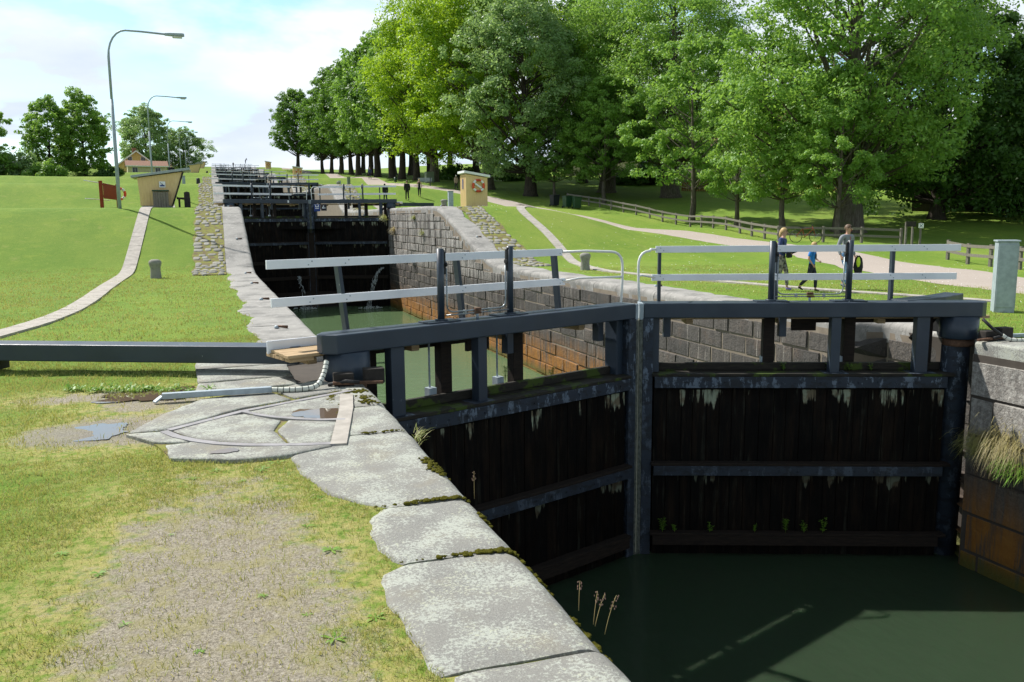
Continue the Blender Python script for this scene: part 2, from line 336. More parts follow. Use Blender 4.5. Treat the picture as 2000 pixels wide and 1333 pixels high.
# ---------------------------------------------------------------- mesh helpers
class MB:
    def __init__(s): s.v = []; s.f = []; s.sm = []
    def add(s, vs, fs, smooth=False):
        o = len(s.v); s.v += [tuple(v) for v in vs]; s.f += [tuple(i+o for i in f) for f in fs]; s.sm += [smooth]*len(fs); return s
    def box(s, x0, x1, y0, y1, z0, z1, M4=None):
        vs = [Vector((x, y, z)) for z in (z0, z1) for x, y in ((x0, y0), (x1, y0), (x1, y1), (x0, y1))]
        if M4 is not None: vs = [M4 @ v for v in vs]
        return s.add(vs, [(0, 3, 2, 1), (4, 5, 6, 7), (0, 1, 5, 4), (1, 2, 6, 5), (2, 3, 7, 6), (3, 0, 4, 7)])
    def bar(s, a, b, w, h, up=(0, 0, 1)):
        a, b = Vector(a), Vector(b); d = b-a; L = d.length; X = d.normalized(); Yv = Vector(up).cross(X)
        if Yv.length < 1e-4: Yv = Vector((0, 1, 0)).cross(X)
        Yv.normalize(); Z = X.cross(Yv)
        m = Matrix(((X.x, Yv.x, Z.x, a.x), (X.y, Yv.y, Z.y, a.y), (X.z, Yv.z, Z.z, a.z), (0, 0, 0, 1)))
        return s.box(0, L, -w/2, w/2, -h/2, h/2, m)
    def tube(s, pts, r, n=8, caps=True, smooth=True):
        pts = [Vector(p) for p in pts]; rs = r if isinstance(r, (list, tuple)) else [r]*len(pts)
        vs = []; fs = []; ref = None
        for i, p in enumerate(pts):
            t = (pts[min(i+1, len(pts)-1)]-pts[max(i-1, 0)])
            if t.length < 1e-9: t = Vector((0, 0, 1))
            t.normalize()
            if ref is None:
                ref = Vector((1, 0, 0)) if abs(t.x) < .8 else Vector((0, 1, 0))
            u = (ref-t*ref.dot(t)).normalized(); w = t.cross(u); ref = u
            for k in range(n):
                a = 2*math.pi*k/n; vs.append(p+(u*math.cos(a)+w*math.sin(a))*rs[i])
        for i in range(len(pts)-1):
            for k in range(n):
                a, b = i*n+k, i*n+(k+1) % n; fs.append((a, b, b+n, a+n))
        s.add(vs, fs, smooth)
        if caps:
            o = len(s.v)-len(vs)
            s.f += [tuple(o+k for k in range(n))[::-1], tuple(o+(len(pts)-1)*n+k for k in range(n))]; s.sm += [False, False]
        return s
    def prism(s, poly, z0, z1, M4=None):
        n = len(poly); vs = [Vector((p[0], p[1], z)) for z in (z0, z1) for p in poly]
        if M4 is not None: vs = [M4 @ v for v in vs]
        return s.add(vs, [tuple(range(n))[::-1], tuple(range(n, 2*n))]+[(i, (i+1) % n, n+(i+1) % n, n+i) for i in range(n)])
    def lathe(s, prof, c=(0, 0, 0), n=20, smooth=True):
        vs = []; fs = []
        for r, z in prof:
            for k in range(n):
                a = 2*math.pi*k/n; vs.append((c[0]+r*math.cos(a), c[1]+r*math.sin(a), c[2]+z))
        for i in range(len(prof)-1):
            for k in range(n):
                a, b = i*n+k, i*n+(k+1) % n; fs.append((a, b, b+n, a+n))
        return s.add(vs, fs, smooth)
    def blob(s, c, r, seed=0, n=8, m=5, amp=.2):
        rg = random.Random(seed); vs = []; fs = []
        for i in range(m+1):
            for k in range(n):
                ph = math.pi*i/m; th = 2*math.pi*k/n; q = 1+rg.uniform(-amp, amp)
                vs.append((c[0]+r[0]*q*math.sin(ph)*math.cos(th), c[1]+r[1]*q*math.sin(ph)*math.sin(th), c[2]+r[2]*q*math.cos(ph)))
        for i in range(m):
            for k in range(n):
                a, b = i*n+k, i*n+(k+1) % n; fs.append((a, a+n, b+n, b))
        return s.add(vs, fs, True)
    def build(s, name, mat, parent=None, bevel=0, seg=2, mx=1):
        me = bpy.data.meshes.new(name); vs = s.v if mx == 1 else [(v[0]*mx, v[1], v[2]) for v in s.v]
        fs = s.f if mx == 1 else [f[::-1] for f in s.f]
        me.from_pydata([tuple(v) for v in vs], [], fs); me.polygons.foreach_set('use_smooth', s.sm); me.update()
        me.materials.append(M[mat] if isinstance(mat, str) else mat)
        o = bpy.data.objects.new(name, me); COL.objects.link(o)
        if parent: o.parent = parent
        if bevel:
            b = o.modifiers.new('bevel', 'BEVEL'); b.width = bevel; b.segments = seg; b.limit_method = 'ANGLE'; b.angle_limit = R_(40)
            o.modifiers.new('wn', 'WEIGHTED_NORMAL') if False else None
        return o
def arr_mesh(name, V, Fq, mat, parent=None, smooth=False):
    """V (n,3) float array, Fq (m,k) int array"""
    me = bpy.data.meshes.new(name); k = Fq.shape[1]
    me.vertices.add(len(V)); me.vertices.foreach_set('co', np.ascontiguousarray(V, dtype=np.float32).ravel())
    me.loops.add(Fq.size); me.loops.foreach_set('vertex_index', np.ascontiguousarray(Fq, dtype=np.int32).ravel())
    me.polygons.add(len(Fq)); me.polygons.foreach_set('loop_start', np.arange(0, Fq.size, k, dtype=np.int32))
    try: me.polygons.foreach_set('loop_total', np.full(len(Fq), k, dtype=np.int32))
    except Exception: pass
    me.update(calc_edges=True)
    if smooth: me.polygons.foreach_set('use_smooth', np.ones(len(Fq), dtype=bool))
    me.materials.append(M[mat] if isinstance(mat, str) else mat)
    o = bpy.data.objects.new(name, me); COL.objects.link(o)
    if parent: o.parent = parent
    return o
def thing(name, label, cat, loc=(0, 0, 0), rz=0, group=None):
    o = bpy.data.objects.new(name, None); COL.objects.link(o); o.location = loc; o.rotation_euler = (0, 0, rz)
    o['label'] = label; o['category'] = cat
    if group: o['group'] = group
    return o
def tag(o, label, cat, group=None):
    o['label'] = label; o['category'] = cat
    if group: o['group'] = group
    return o
def structure(o): o['kind'] = 'structure'; return o
def stuff(o): o['kind'] = 'stuff'; return o
def dup(o, loc=None, rz=None, label=None, group=None, scale=None):
    def cp(a, par):
        c = a.copy(); COL.objects.link(c)
        if par is not None: c.parent = par
        for ch in list(a.children): cp(ch, c)
        return c
    c = cp(o, None)
    if loc is not None: c.location = loc
    if rz is not None: c.rotation_euler = (0, 0, rz)
    if label: c['label'] = label
    if group: c['group'] = group
    if scale: c.scale = scale if isinstance(scale, tuple) else (scale,)*3
    return c
def arc_pts(p0, p1, p2, n=8):
    p0, p1, p2 = Vector(p0), Vector(p1), Vector(p2)
    return [p0*(1-t)**2+p1*2*t*(1-t)+p2*t*t for t in [i/n for i in range(n+1)]]
rng = np.random.default_rng(7)
def vnoise(x, y, seed=0):
    """cheap smooth value noise on arrays"""
    x = np.asarray(x, float); y = np.asarray(y, float); xi = np.floor(x).astype(np.int64); yi = np.floor(y).astype(np.int64); fx = x-xi; fy = y-yi
    def h(a, b):
        n = (a*374761393+b*668265263+seed*1442695041) & 0xffffffff; n = ((n ^ (n >> 13))*1274126177) & 0xffffffff; n = n ^ (n >> 16); return (n & 0xffff)/65535.0
    u = fx*fx*(3-2*fx); v = fy*fy*(3-2*fy)
    return (h(xi, yi)*(1-u)+h(xi+1, yi)*u)*(1-v)+(h(xi, yi+1)*(1-u)+h(xi+1, yi+1)*u)*v
def fbm(x, y, seed=0, o=4):
    s = 0; a = .5
    for i in range(o): s = s+a*vnoise(np.asarray(x)*2**i, np.asarray(y)*2**i, seed+i); a *= .5
    return s
# ---------------------------------------------------------------- terrain
GY = [10.02, 53.2, 93.0, 136.0, 177.0, 218.0, 259.0]       # heel line of each gate
LV = [0.0, 2.58, 5.23, 7.83, 10.5, 13.6, 16.4]              # quay level at each gate
XL, XR, TC = 1.59, 10.9, 6.24
def sst(a,b,x):
    t=np.clip((np.asarray(x,float)-a)/(b-a),0,1); return t*t*(3-2*t)
def cx(y):      # the flight bends a little to the left
    return np.interp(y,[9,53,93,136,177,260,500],[0,-.85,-1.35,-1.6,-1.8,-2.0,-2.2])
def knee(a,b,y):
    t=(np.asarray(y,float)-a)/(b-a); k=.10
    return (np.sqrt(t*t+k*k)-np.sqrt((t-1)**2+k*k)+1)/2
def H(y):
    y=np.asarray(y,float); z=np.zeros_like(y)
    for i in range(1,7):
        z=z+(LV[i]-LV[i-1])*np.clip(knee(GY[i]-19.8,GY[i]-11.6,y),0,1)
    return z
def terr(x,y):
    x=np.asarray(x,float); y=np.asarray(y,float)
    h=H(y)
    hl=np.interp(y,[-60,18,36,60,100,140,200,262,300,600],[0,0,1.9,3.6,6.4,8.9,12.8,16.6,16.9,9])
    hr=np.interp(y,[-60,20,28,36,41,56,73,85,100,140,195,262,300,600],[-.4,-.25,-.2,.3,.5,1.2,2.9,4.5,6.2,8.9,12.2,16.6,16.9,9])
    wl=1-sst(-45,-17,x); far=sst(262,300,y)
    z=h*(1-wl)+hl*wl
    wr=sst(14.5,25.5,x)
    z=z*(1-wr)+hr*wr
    z=z+np.clip(x-36,0,40)*.06*sst(38,56,y)+sst(70,200,np.abs(x))*-3
    z=z*(1-far)+np.interp(y,[262,600],[16.9,6])*far
    return z

def eL(y):
    y = np.asarray(y, float); e = XL+cx(y)
    return e-.8*sst(10.15, 10.3, y)*(1-sst(12.3, 12.7, y))
def eR(y):
    y = np.asarray(y, float); e = XR+cx(y)
    return e+.6*sst(9.885, 9.9, y)*(1-sst(12.3, 12.7, y))
YEND = 268.0
def build_ground():
    ys = np.concatenate([np.arange(-60, -4, 4), np.arange(-4, 14, .12), np.arange(14, 50, .4), np.arange(50, YEND, .9), np.arange(YEND, 300, 2), np.arange(300, 640, 12)])
    sl = np.concatenate([np.arange(0, 5, .1), np.arange(5, 14, .4), np.arange(14, 60, 1.6), np.arange(60, 420, 12)])
    sr = np.concatenate([np.arange(0, 6, .25), np.arange(6, 50, .7), np.arange(50, 90, 2), np.arange(90, 460, 12)])
    V = []; nl, nr = len(sl), len(sr); m = nl+nr
    X = np.zeros((len(ys), m)); Y = np.repeat(ys[:, None], m, 1)
    X[:, :nl] = (eL(ys)-.3)[:, None]-sl[::-1][None, :]
    X[:, nl:] = (eR(ys)+.3)[:, None]+sr[None, :]
    Z = terr(X, Y)
    near = (np.abs(Y) < 60)
    Z = Z-.02+(fbm(X*1.3, Y*1.3, 3)-.5)*.05*near*np.clip((np.abs(X-6)-5.2)/1.5, 0, 1)
    Z = Z+(fbm(X*.12, Y*.12, 9)-.5)*.5*np.clip((np.abs(X-5.5)-13)/12, 0, 1)
    idx = np.arange(len(ys)*m).reshape(len(ys), m)
    F = []
    for j in range(m-1):
        a = idx[:-1, j]; b = idx[:-1, j+1]; c = idx[1:, j+1]; d = idx[1:, j]
        q = np.stack([a, b, c, d], 1)
        if j == nl-1: q = q[(ys[:-1] >= YEND-.01)]
        F.append(q)
    return structure(arr_mesh('ground', np.stack([X.ravel(), Y.ravel(), Z.ravel()], 1), np.concatenate(F), 'ground', smooth=True))
build_ground()
WATER = [-3.6, -3.6]+[LV[i]-1.25 for i in range(1, 7)]
def water_sheet(name, y0, y1, z, mat, mitre=None):
    ys = np.linspace(y0, y1, 14); mb = MB()
    vs = []
    for y in ys: vs += [(float(XL-.9+cx(y)), y, z), (float(XR+.9+cx(y)), y, z)]
    mb.add(vs, [(2*i, 2*i+1, 2*i+3, 2*i+2) for i in range(len(ys)-1)])
    return structure(mb.build(name, mat))
def water_poly(name, pts, z, mat):
    mb = MB(); mb.add([(p[0], p[1], z) for p in pts], [tuple(range(len(pts)))]); return structure(mb.build(name, mat))
_v = [(XR+1.2, 10.0), (11.35, 10.1), (TC, 12.08), (1.13, 10.1), (.2, 10.0)]
structure(MB().prism([(.2, -30), (XR+1.2, -30)]+_v, -6.6, -3.6).build('water', 'lower_water'))
_a = [(float(XL-.9+cx(y)), y) for y in (GY[1]+1.2, 30)]; _b = [(float(XR+.9+cx(y)), y) for y in (30, GY[1]+1.2)]
water_poly('water', _v[::-1]+_b+_a, -3.6, 'upper_water')
for i in range(1, 7): water_sheet('water', GY[i]+1.2, (GY[i+1] if i < 6 else YEND-1)+1.2, WATER[i+1], 'upper_water')

# ---------------------------------------------------------------- lock walls
def wall_blocks(side, y0, y1, zb, seed, parent, course=.36, blen=.72):
    """dressed blocks standing 0-3 cm proud of a mortar backing"""
    rg = random.Random(seed); e = eL if side < 0 else eR; mb = MB(); zt = -.30
    top = float(max(H(y0), H(y1)))
    nC = int((top-zb)/course)+1
    for c in range(nC):
        z1 = zb+(c+1)*course-.016; z0 = zb+c*course
        y = y0-rg.uniform(0, blen)
        while y < y1:
            L = blen*rg.uniform(.6, 1.45); a = max(y, y0); b = min(y+L-.018, y1); y += L
            if b-a < .10: continue
            zlim = float(min(H(a), H(b)))-.30
            zz = min(z1, zlim)
            if zz-z0 < .06: continue
            d = rg.uniform(.004, .05); pts = []
            q = .022
            for yy, zc in ((a, z0), (b, z0), (b, zz), (a, zz)):
                pts.append((yy+rg.uniform(-.012, .012), zc+rg.uniform(-.008, .008)))
            cy, cz = (a+b)/2, (z0+zz)/2
            outer = [Vector((float(e(p[0]))-side*(-.05)*1.0, p[0], p[1])) for p in pts]
            outer = [Vector((float(e(p[0]))+side*.05, p[0], p[1])) for p in pts]
            inner = []
            for p in pts:
                py = p[0]+(q if p[0] < cy else -q); pz = p[1]+(q if p[1] < cz else -q)
                inner.append(Vector((float(e(py))-side*d, py, pz)))
            ctr = Vector((float(e(cy))-side*(d+rg.uniform(-.006, .012)*(.37/course)), cy+rg.uniform(-.1, .1)*(b-a), cz+rg.uniform(-.1, .1)*(zz-z0))); inner.append(ctr)
            fs = [(4, 5, 8), (5, 6, 8), (6, 7, 8), (7, 4, 8), (0, 1, 5, 4), (1, 2, 6, 5), (2, 3, 7, 6), (3, 0, 4, 7)]
            if side < 0: fs = [f for f in fs]
            else: fs = [f[::-1] for f in fs]
            # mid vertex for a rough swell
            mb.add(outer+inner, fs)
    return mb.build('masonry', 'masonry', parent)
def wall_back(side, y0, y1, zb, parent, n=40, name='mortar', mat='masonry_mortar', off=0.0):
    e = eL if side < 0 else eR; ys = sorted(set(list(np.linspace(y0, y1, n))+[v for v in (10.15, 10.3, 12.3, 12.7, 9.885, 9.9) if y0 < v < y1])); mb = MB(); vs = []
    for y in ys:
        x = float(e(y))+side*off; zt = float(H(y))-.2; xo = x+side*1.2
        vs += [(x, y, zb-1), (x, y, zt), (xo, y, zt), (xo, y, zb-1)]
    k = len(ys); fs = []
    for i in range(k-1):
        for j in range(3):
            a = i*4+j; f = (a, a+1, a+5, a+4); fs.append(f if side > 0 else f[::-1])
    fs += [(0, 1, 2, 3), tuple((k-1)*4+j for j in (3, 2, 1, 0))]
    mb.add(vs, fs); return mb.build(name, mat, parent)
def slab_grid(side, ya, yb, xin_a, xin_b, seed, mat, parent, corner=.0, round_r=.13, wob=.02, th=.38, nu=None, nv=None, lift=0.0, gap=.012, inedge=None, drop=True):
    """one coping stone with a rounded arris on the lock side; side<0 = left quay"""
    e = eL if side < 0 else eR
    L = yb-ya; nv = nv or max(3, int(L/.16)); nu = nu or 10
    vv = np.linspace(0, 1, nv+1); W0 = []
    prof = [(0.0, -.07), (.0, .0)]
    V = []; rows = nv+1
    for j, v in enumerate(vv):
        y = ya+gap+(L-2*gap)*v; xe = float(e(y))
        if inedge is not None: xi = inedge(v)
        else:
            xi = xin_a+(xin_b-xin_a)*v
            c = corner*((1-min(1, v/.22))**2+(1-min(1, (1-v)/.22))**2); xi = xi-side*c*1.0
            xi += side*wob*math.sin(seed*3.1+v*7+math.sin(v*15+seed))
        h = float(H(y)); w = abs(xe-xi)
        us = list(np.linspace(0, 1, nu+1)); row = []
        for u in us:
            d = w*(1-u)  # distance from lock edge
            x = xi+(xe-xi)*u
            row.append((x, y, u))
        # positions across: inner drop, flat, arris arc, face
        P = [(xi, y, h+lift-.12), (xi-side*.012*-1, y, h+lift-.012)]
        flat = np.linspace(0, 1, nu)
        for t in flat: P.append((xi+side*-.03+(xe+side*round_r-xi+side*.03)*t, y, h+lift))
        for k in range(1, 6):
            a = k/5*math.pi/2; P.append((xe+side*round_r*(1-math.sin(a))-side*.02*0, y, h+lift-round_r*(1-math.cos(a))))
        P.append((xe, y, h+lift-th))
        V += P
    K = len(P); V = np.array(V)
    n = (fbm(V[:, 0]*3.1, V[:, 1]*3.1+seed*3, seed, 4)-.5)*.026
    edge = np.zeros(len(V)); jj = np.repeat(np.arange(rows), K)
    edge = np.where((jj == 0) | (jj == rows-1), -.010, 0)
    top = np.tile(np.array([0]+[.4]+[1.]*(K-3)+[0.]), rows)
    V[:, 2] += (n+edge)*top; V[:, 0] += side*-.0+(fbm(V[:, 1]*2.2, V[:, 2]*4, seed+5)-.5)*.03*top*(-side)
    idx = np.arange(rows*K).reshape(rows, K); fs = []
    a, b, c, d = idx[:-1, :-1], idx[:-1, 1:], idx[1:, 1:], idx[1:, :-1]
    q = np.stack([a.ravel(), b.ravel(), c.ravel(), d.ravel()], 1)
    if side > 0: q = q[:, ::-1]
    mb = MB(); mb.add(V.tolist(), q.tolist(), True)
    for row, rev in ((0, side < 0), (-1, side > 0)):
        e_ = V[idx[row, :]].tolist(); f = tuple(range(len(e_))); mb.add(e_, [f[::-1] if rev else f])
    return mb.build('coping_stone', mat, parent)
def in_edge(side, y):   # inland edge of the coping
    w = 1.02+.12*math.sin(y*1.7)+.07*math.sin(y*4.1)
    return float(XL+cx(y))-w if side < 0 else float(XR+cx(y))+w
names = ['downstream of the nearest gate', 'between the two nearest gates', 'behind the second gate', 'behind the third gate', 'behind the fourth gate', 'behind the fifth gate', 'behind the sixth gate', 'behind the topmost gate']
YB = [-12.0]+[g+.3 for g in GY]+[YEND]
wob_x = lambda v, pts: float(np.interp(v, [p[1] for p in pts], [p[0] for p in pts]))
for side, sn in ((-1, 'left'), (1, 'right')):
    for c in range(8):
        y0, y1 = YB[c], YB[c+1]
        if side > 0 and c == 0: y1 = 9.88
        if side > 0 and c == 1: y0 = 9.88
        t = thing('lock_wall', ('%s stone lock wall %s' % (sn, names[c])), 'lock wall', (0, 0, 0))
        wz = WATER[c]
        wall_back(side, y0, y1, wz, t, 60 if c < 2 else 24, off=.0, mat='masonry_mortar' if c else 'dark_mortar')
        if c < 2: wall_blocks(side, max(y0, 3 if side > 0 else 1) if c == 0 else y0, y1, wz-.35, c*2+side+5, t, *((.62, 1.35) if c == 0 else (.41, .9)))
        if c == 0 and side < 0:
            # the big slabs in the foreground: inland edges as they lie
            S5 = [('s0', -3.2, -.9), ('s0', -.9, 1.35), ('s0', 1.35, 3.29)]
            for k, (nm, a, b) in enumerate(S5):
                slab_grid(-1, a, b, .72, .74, 40+k, 'coping', t, corner=.1, wob=.03)
            outl = [(3.29, 4.52, [(.80, 3.29), (.77, 3.4), (.745, 3.8), (.71, 4.16), (.75, 4.42), (.86, 4.52)]),
                    (4.52, 5.50, [(.90, 4.52), (.82, 4.62), (.79, 4.96), (.83, 5.3), (.93, 5.50)]),
                    (5.50, 7.54, [(.99, 5.50), (.85, 5.58), (.65, 5.9), (.52, 6.4), (.45, 6.9), (.47, 7.1), (.57, 7.25), (.92, 7.54)]),
                    (7.54, 8.72, [(.94, 7.54), (1.02, 7.9), (1.16, 8.5), (1.2, 8.72)]),
                    (8.72, 10.15, [(1.2, 8.72), (1.26, 9.06), (1.2, 9.4), (1.1, 10.15)])]
            for k, (a, b, pts) in enumerate(outl):
                slab_grid(-1, a, b, 0, 0, 50+k, 'coping', t, inedge=(lambda v, a=a, b=b, pts=pts: float(np.interp(a+(b-a)*v, [p[1] for p in pts], [p[0] for p in pts]))+.012*math.sin(v*23+a)), nu=14, nv=14, round_r=.15)
            continue
        if c < 2 or (c == 2):
            rg = random.Random(c*7+side); y = y0
            while y < y1-.3:
                L = rg.uniform(1.3, 2.2); b = min(y+L, y1)
                if y1-b < .6: b = y1
                if y < 10.2 < b and c == 0: b = y1
                slab_grid(side, y, b, in_edge(side, y), in_edge(side, b), int(y*7) % 97, 'coping2' if c else 'coping', t, corner=.05, wob=.03, round_r=.14 if c else .045, nu=6, gap=.007, th=.38 if c else .72)
                y = b
        else:
            slab_grid(side, y0, y1, in_edge(side, y0), in_edge(side, y1), c*11, 'coping2', t, nu=4, nv=60)
# ---------------------------------------------------------------- lock gates
LEN = 5.42; MA = .367; HW = 5.11
def chamfer_beam(x0, x1, y0, y1, z0, z1, c=.13):
    mb = MB(); mb.prism([(x0+c, y0), (x1, y0), (x1, y1), (x0+c, y1), (x0, y1-c), (x0, y0+c)], z0, z1); return mb
def make_leaf(k, m, label, shift, zb):
    """k gate number, m=+1 left leaf, -1 right leaf (mirrored about its heel). local: x towards the mitre, y upstream, z from the quay."""
    t = thing('lock_gate_leaf', label, 'lock gate', (TC-m*HW+float(cx(GY[k])), GY[k], LV[k]), m*MA)
    P = lambda mb, name, mat, par=t, bevel=.006: mb.build(name, mat, par, bevel, 2, m)
    beam = P(chamfer_beam(0, LEN-.02, 0, .40, .335, .57), 'top_beam', 'steel', bevel=.014)
    P(MB().box(LEN-.018, LEN+.045, .012, .39, .31, .565), 'beam_end_block', 'galvanised')
    # heel: drum, clamp and post
    P(MB().lathe([(0, .333), (.285, .333), (.285, 0), (.27, -.02), (0, -.02)], (.37, .22, 0), 28), 'heel_drum', 'steel', bevel=0)
    P(MB().lathe([(.20, -.02), (.235, -.03), (.235, -.12), (.22, -.14)], (.37, .22, 0), 24), 'heel_collar', 'rusty_iron', bevel=0)
    P(MB().lathe([(.21, -.14), (.21, zb), (0, zb)], (.39, .24, 0), 20), 'heel_post', 'flaky', bevel=0)
    # mitre post
    P(MB().box(LEN-.17, LEN-.01, .0, .05, zb, .334).box(LEN-.15, LEN-.05, .05, .42, zb, .333), 'mitre_post', 'flaky', bevel=.004)
    P(MB().box(LEN-.29, LEN-.152, .16, .42, -.66, .333), 'mitre_web', 'steel', bevel=.01)
    P(MB().box(LEN-.008, LEN+.05, .005, .32, zb, .30), 'mitre_timber', 'seal_timber', bevel=.004)
    # uprights between beam and the top girder
    for xa, w in ((.90, .20), (2.28, .15)):
        up = P(MB().box(xa, xa+w, .05, .21, -.56, .334), 'upright', 'steel', bevel=.006)
        P(MB().box(xa-.13, xa+w+.1, -.03, .28, -.575, -.558), 'foot_plate', 'flaky', up, .003)
    for xa in (1.92, 3.22): P(MB().box(xa, xa+.18, .42, .58, -.64, .33), 'timber_upright', 'dark_timber')
    P(MB().box(.72, .86, .34, .56, -.64, .33).bar((.66, .5, .27), (.98, .5, -.10), .09, .1), 'timber_brace', 'dark_timber')
    P(MB().box(.7, 2.5, .60, .66, .18, .33).prism([(2.5, .60), (2.9, .60), (2.9, .66), (2.5, .66)], .05, .33), 'sill_plank', 'dark_timber')
    for xa in (3.05, 4.92): P(MB().box(xa, xa+.115, .36, .50, -.02, .334), 'hanger', 'steel')
    # girders: timber ledge and riveted flange
    lv = [(-.56, .18), (-2.02, .16), (-3.20, .16)]+([(-4.2, .16), (-5.2, .16)] if zb < -5 else [])
    for i, (z, h) in enumerate(lv):
        mat = 'mossy_timber' if i == 0 else 'dark_timber'
        g = P(MB().box(.50, LEN-.16, -.09 if i else -.05, .66 if i == 0 else .2, z-.045, z), 'girder_ledge', mat)
        fl = MB().box(.62, LEN-.2, -.06 if i == 0 else -.09, -.02, z-.045-h, z-.047)
        P(fl, 'girder_flange', 'flaky' if i < 2 else 'dark_timber', g, .004)
        if i < 2:
            for j in range(15 if k == 0 else 0): P(MB().tube([(.8+j*.3, -.060-(.03 if i else 0), z-.045-h*.5), (.8+j*.3, -.075-(.03 if i else 0), z-.045-h*.5)], .014, 6), 'bolt', 'flaky', g, 0)
    # planking
    pl = MB(); x = .60; rg = random.Random(3+k); j = 0
    while x < LEN-.2:
        w = rg.uniform(.17, .24); x1 = min(x+w, LEN-.18); dpt = rg.uniform(0, .012)
        pl.box(x+.003, x1-.003, .05+dpt, .14, zb, -.602); x = x1
    P(pl, 'planking', 'planks', bevel=.004)
    P(MB().box(.5, LEN-.2, .30, .40, -.555, -.44), 'kerb_timber', 'mossy_timber')
    P(MB().box(.40, LEN-.16, .141, .20, zb, -.60), 'backing', 'dark_timber', bevel=0)
    # walkway planks behind the beam
    wk = MB()
    for j in range(4): wk.box(-.22+shift*.3, 5.2+shift*.3, .44+j*.125, .555+j*.125, .262, .31)
    for xa in (-.3, 1.2, 2.8, 4.3): wk.box(xa+.25, xa+.37, .42, .93, .185, .258)
    P(wk, 'walkway_planks', 'fresh_wood', bevel=.005)
    if m > 0:
        for j in range(4): wk2 = MB().box(-.40+j*.02, .9, .205+j*.155 if False else .215+j*.152, .36+j*.152, .315, .352); P(wk2, 'landing_plank', 'fresh_wood', bevel=.005)
        P(MB().box(-.36, -.05, .25, .40, .262, .313), 'landing_bearer', 'fresh_wood', bevel=.005)
        P(MB().box(-.38, 1.1, .83, .855, .30, .46), 'toe_board', 'white')
    else: P(MB().box(-.26+shift*.4, .3, .83, .855, .262, .42), 'toe_board', 'white')
    # railing (posts lean a little on the left leaf)
    o = .86; ln = -.10 if m > 0 else 0
    for z in (1.39, .92):
        dl = 0.0 if z > 1 else .04
        r = P(MB().box(.12+shift*1.0+dl, 5.12+shift*1.18+dl*1.6, o-.017, o+.015, z-.055, z+.055), 'handrail_board', 'white', bevel=.003)
        for xa in (.7, 1.22, 3.1, 5.02) if k == 0 else ():
            for dz in (-.02, .022): P(MB().tube([(xa+shift+(.02 if dz > 0 else -.03), o-.017, z+dz), (xa+shift+(.02 if dz > 0 else -.03), o-.023, z+dz)], .009, 8), 'bolt_head', 'galvanised', r, 0)
    for xa, w in ((1.20, .115), (3.10, .11), (5.05, .11)):
        a = xa+shift*(1.0 if xa < 4 else 1.1)
        mb = MB(); mb.bar((a+ln, o+.045, 1.40), (a-ln*.25, o+.045, .27), .05, w, up=(0, 1, 0)); P(mb, 'railing_post', 'steel', bevel=.004)
    e = 5.12+shift*1.17
    xe = LEN+.05
    top = [(e, o, 1.39)]+[(e+(xe-.14-e)*.5, o-.18, 1.40), (xe-.2, o-.42, 1.385)]+[(Vector((xe-.2, o-.42, 1.385))*(1-q)**2+Vector((xe-.01, o-.5, 1.38))*2*q*(1-q)+Vector((xe-.01, o-.5, 1.14))*q*q) for q in (.2, .4, .6, .8, 1)]+[(xe-.012, o-.5, .9), (xe-.035, o-.5, .57)]
    P(MB().tube(top, .021, 10), 'hoop_pipe', 'white_pipe', bevel=0)
    P(MB().tube([(e, o, .92), (e+.25, o-.14, .97), (xe-.02, o-.5, .98)], .017, 8), 'lower_pipe', 'white_pipe', bevel=0)
    # valve gear: two pillars linked by rods
    xs = (1.79, 2.98) if m > 0 else (2.14, 3.36)
    for xa in xs:
        q = P(MB().tube([(xa, .21, .60), (xa, .21, 1.54)], .048, 14).tube([(xa, .21, .59), (xa, .21, .61)], .085, 14), 'valve_pillar', 'steel', bevel=0)
        P(MB().box(xa-.27, xa+.25, .1, .36, .572, .59), 'base_plate', 'steel', q, .003)
        s_ = 1 if xa == xs[0] else -1
        P(MB().box(xa+s_*.055-.02, xa+s_*.055+.02, .19, .23, 1.2, 1.5).tube([(xa+s_*.06, .2, 1.33), (xa+s_*.09, .2, 1.33)], .035, 8).tube([(xa+s_*.055, .2, 1.5), (xa+s_*.03, .2, 1.52)], .018, 8), 'valve_lever', 'dark_iron', q, .004)
        vr = MB().tube([(xa+.0, .52, .30), (xa+.0, .52, -.36)], .014, 8).box(xa-.06, xa+.06, .44, .56, -.52, -.36)
        P(vr, 'valve_rod', 'galvanised', bevel=0)
    a, b = xs
    up = [(a+.09, .2, 1.28), (a+.09, .2, .80)]+[(a+.09+.09*math.sin(q), .2, .80-.09+.09*math.cos(q)-.0) for q in (.5, 1.0)][:0]+[(a+.10, .2, .74), (a+.14, .2, .70), (a+.2, .2, .69), (b-.2, .2, .69), (b-.14, .2, .70), (b-.10, .2, .74), (b-.09, .2, .80), (b-.09, .2, 1.28)]
    P(MB().tube(up, .011, 8), 'hydraulic_pipe', 'chrome_pipe', bevel=0)
    P(MB().tube([(a+.05, .18, .655), (b-.05, .18, .655)], .009, 8), 'lower_hydraulic_pipe', 'chrome_pipe', bevel=0)
    for q in (.32, .68): P(MB().box(a+(b-a)*q-.02, a+(b-a)*q+.02, .17, .215, .64, .705), 'pipe_clamp', 'chrome_pipe')
    P(MB().box((a+b)/2-.05, (a+b)/2+.05, .165, .22, .675, .72).box((a+b)/2-.07, (a+b)/2+.05, .165, .22, .64, .668), 'rusty_joint', 'rusty_iron')
    P(MB().tube([((a+b)/2, .2, .57), ((a+b)/2, .2, .66)], .02, 8), 'pipe_riser', 'galvanised', bevel=0)
    return t
LBL = ['nearest', 'second', 'third', 'fourth', 'fifth', 'sixth', 'topmost']
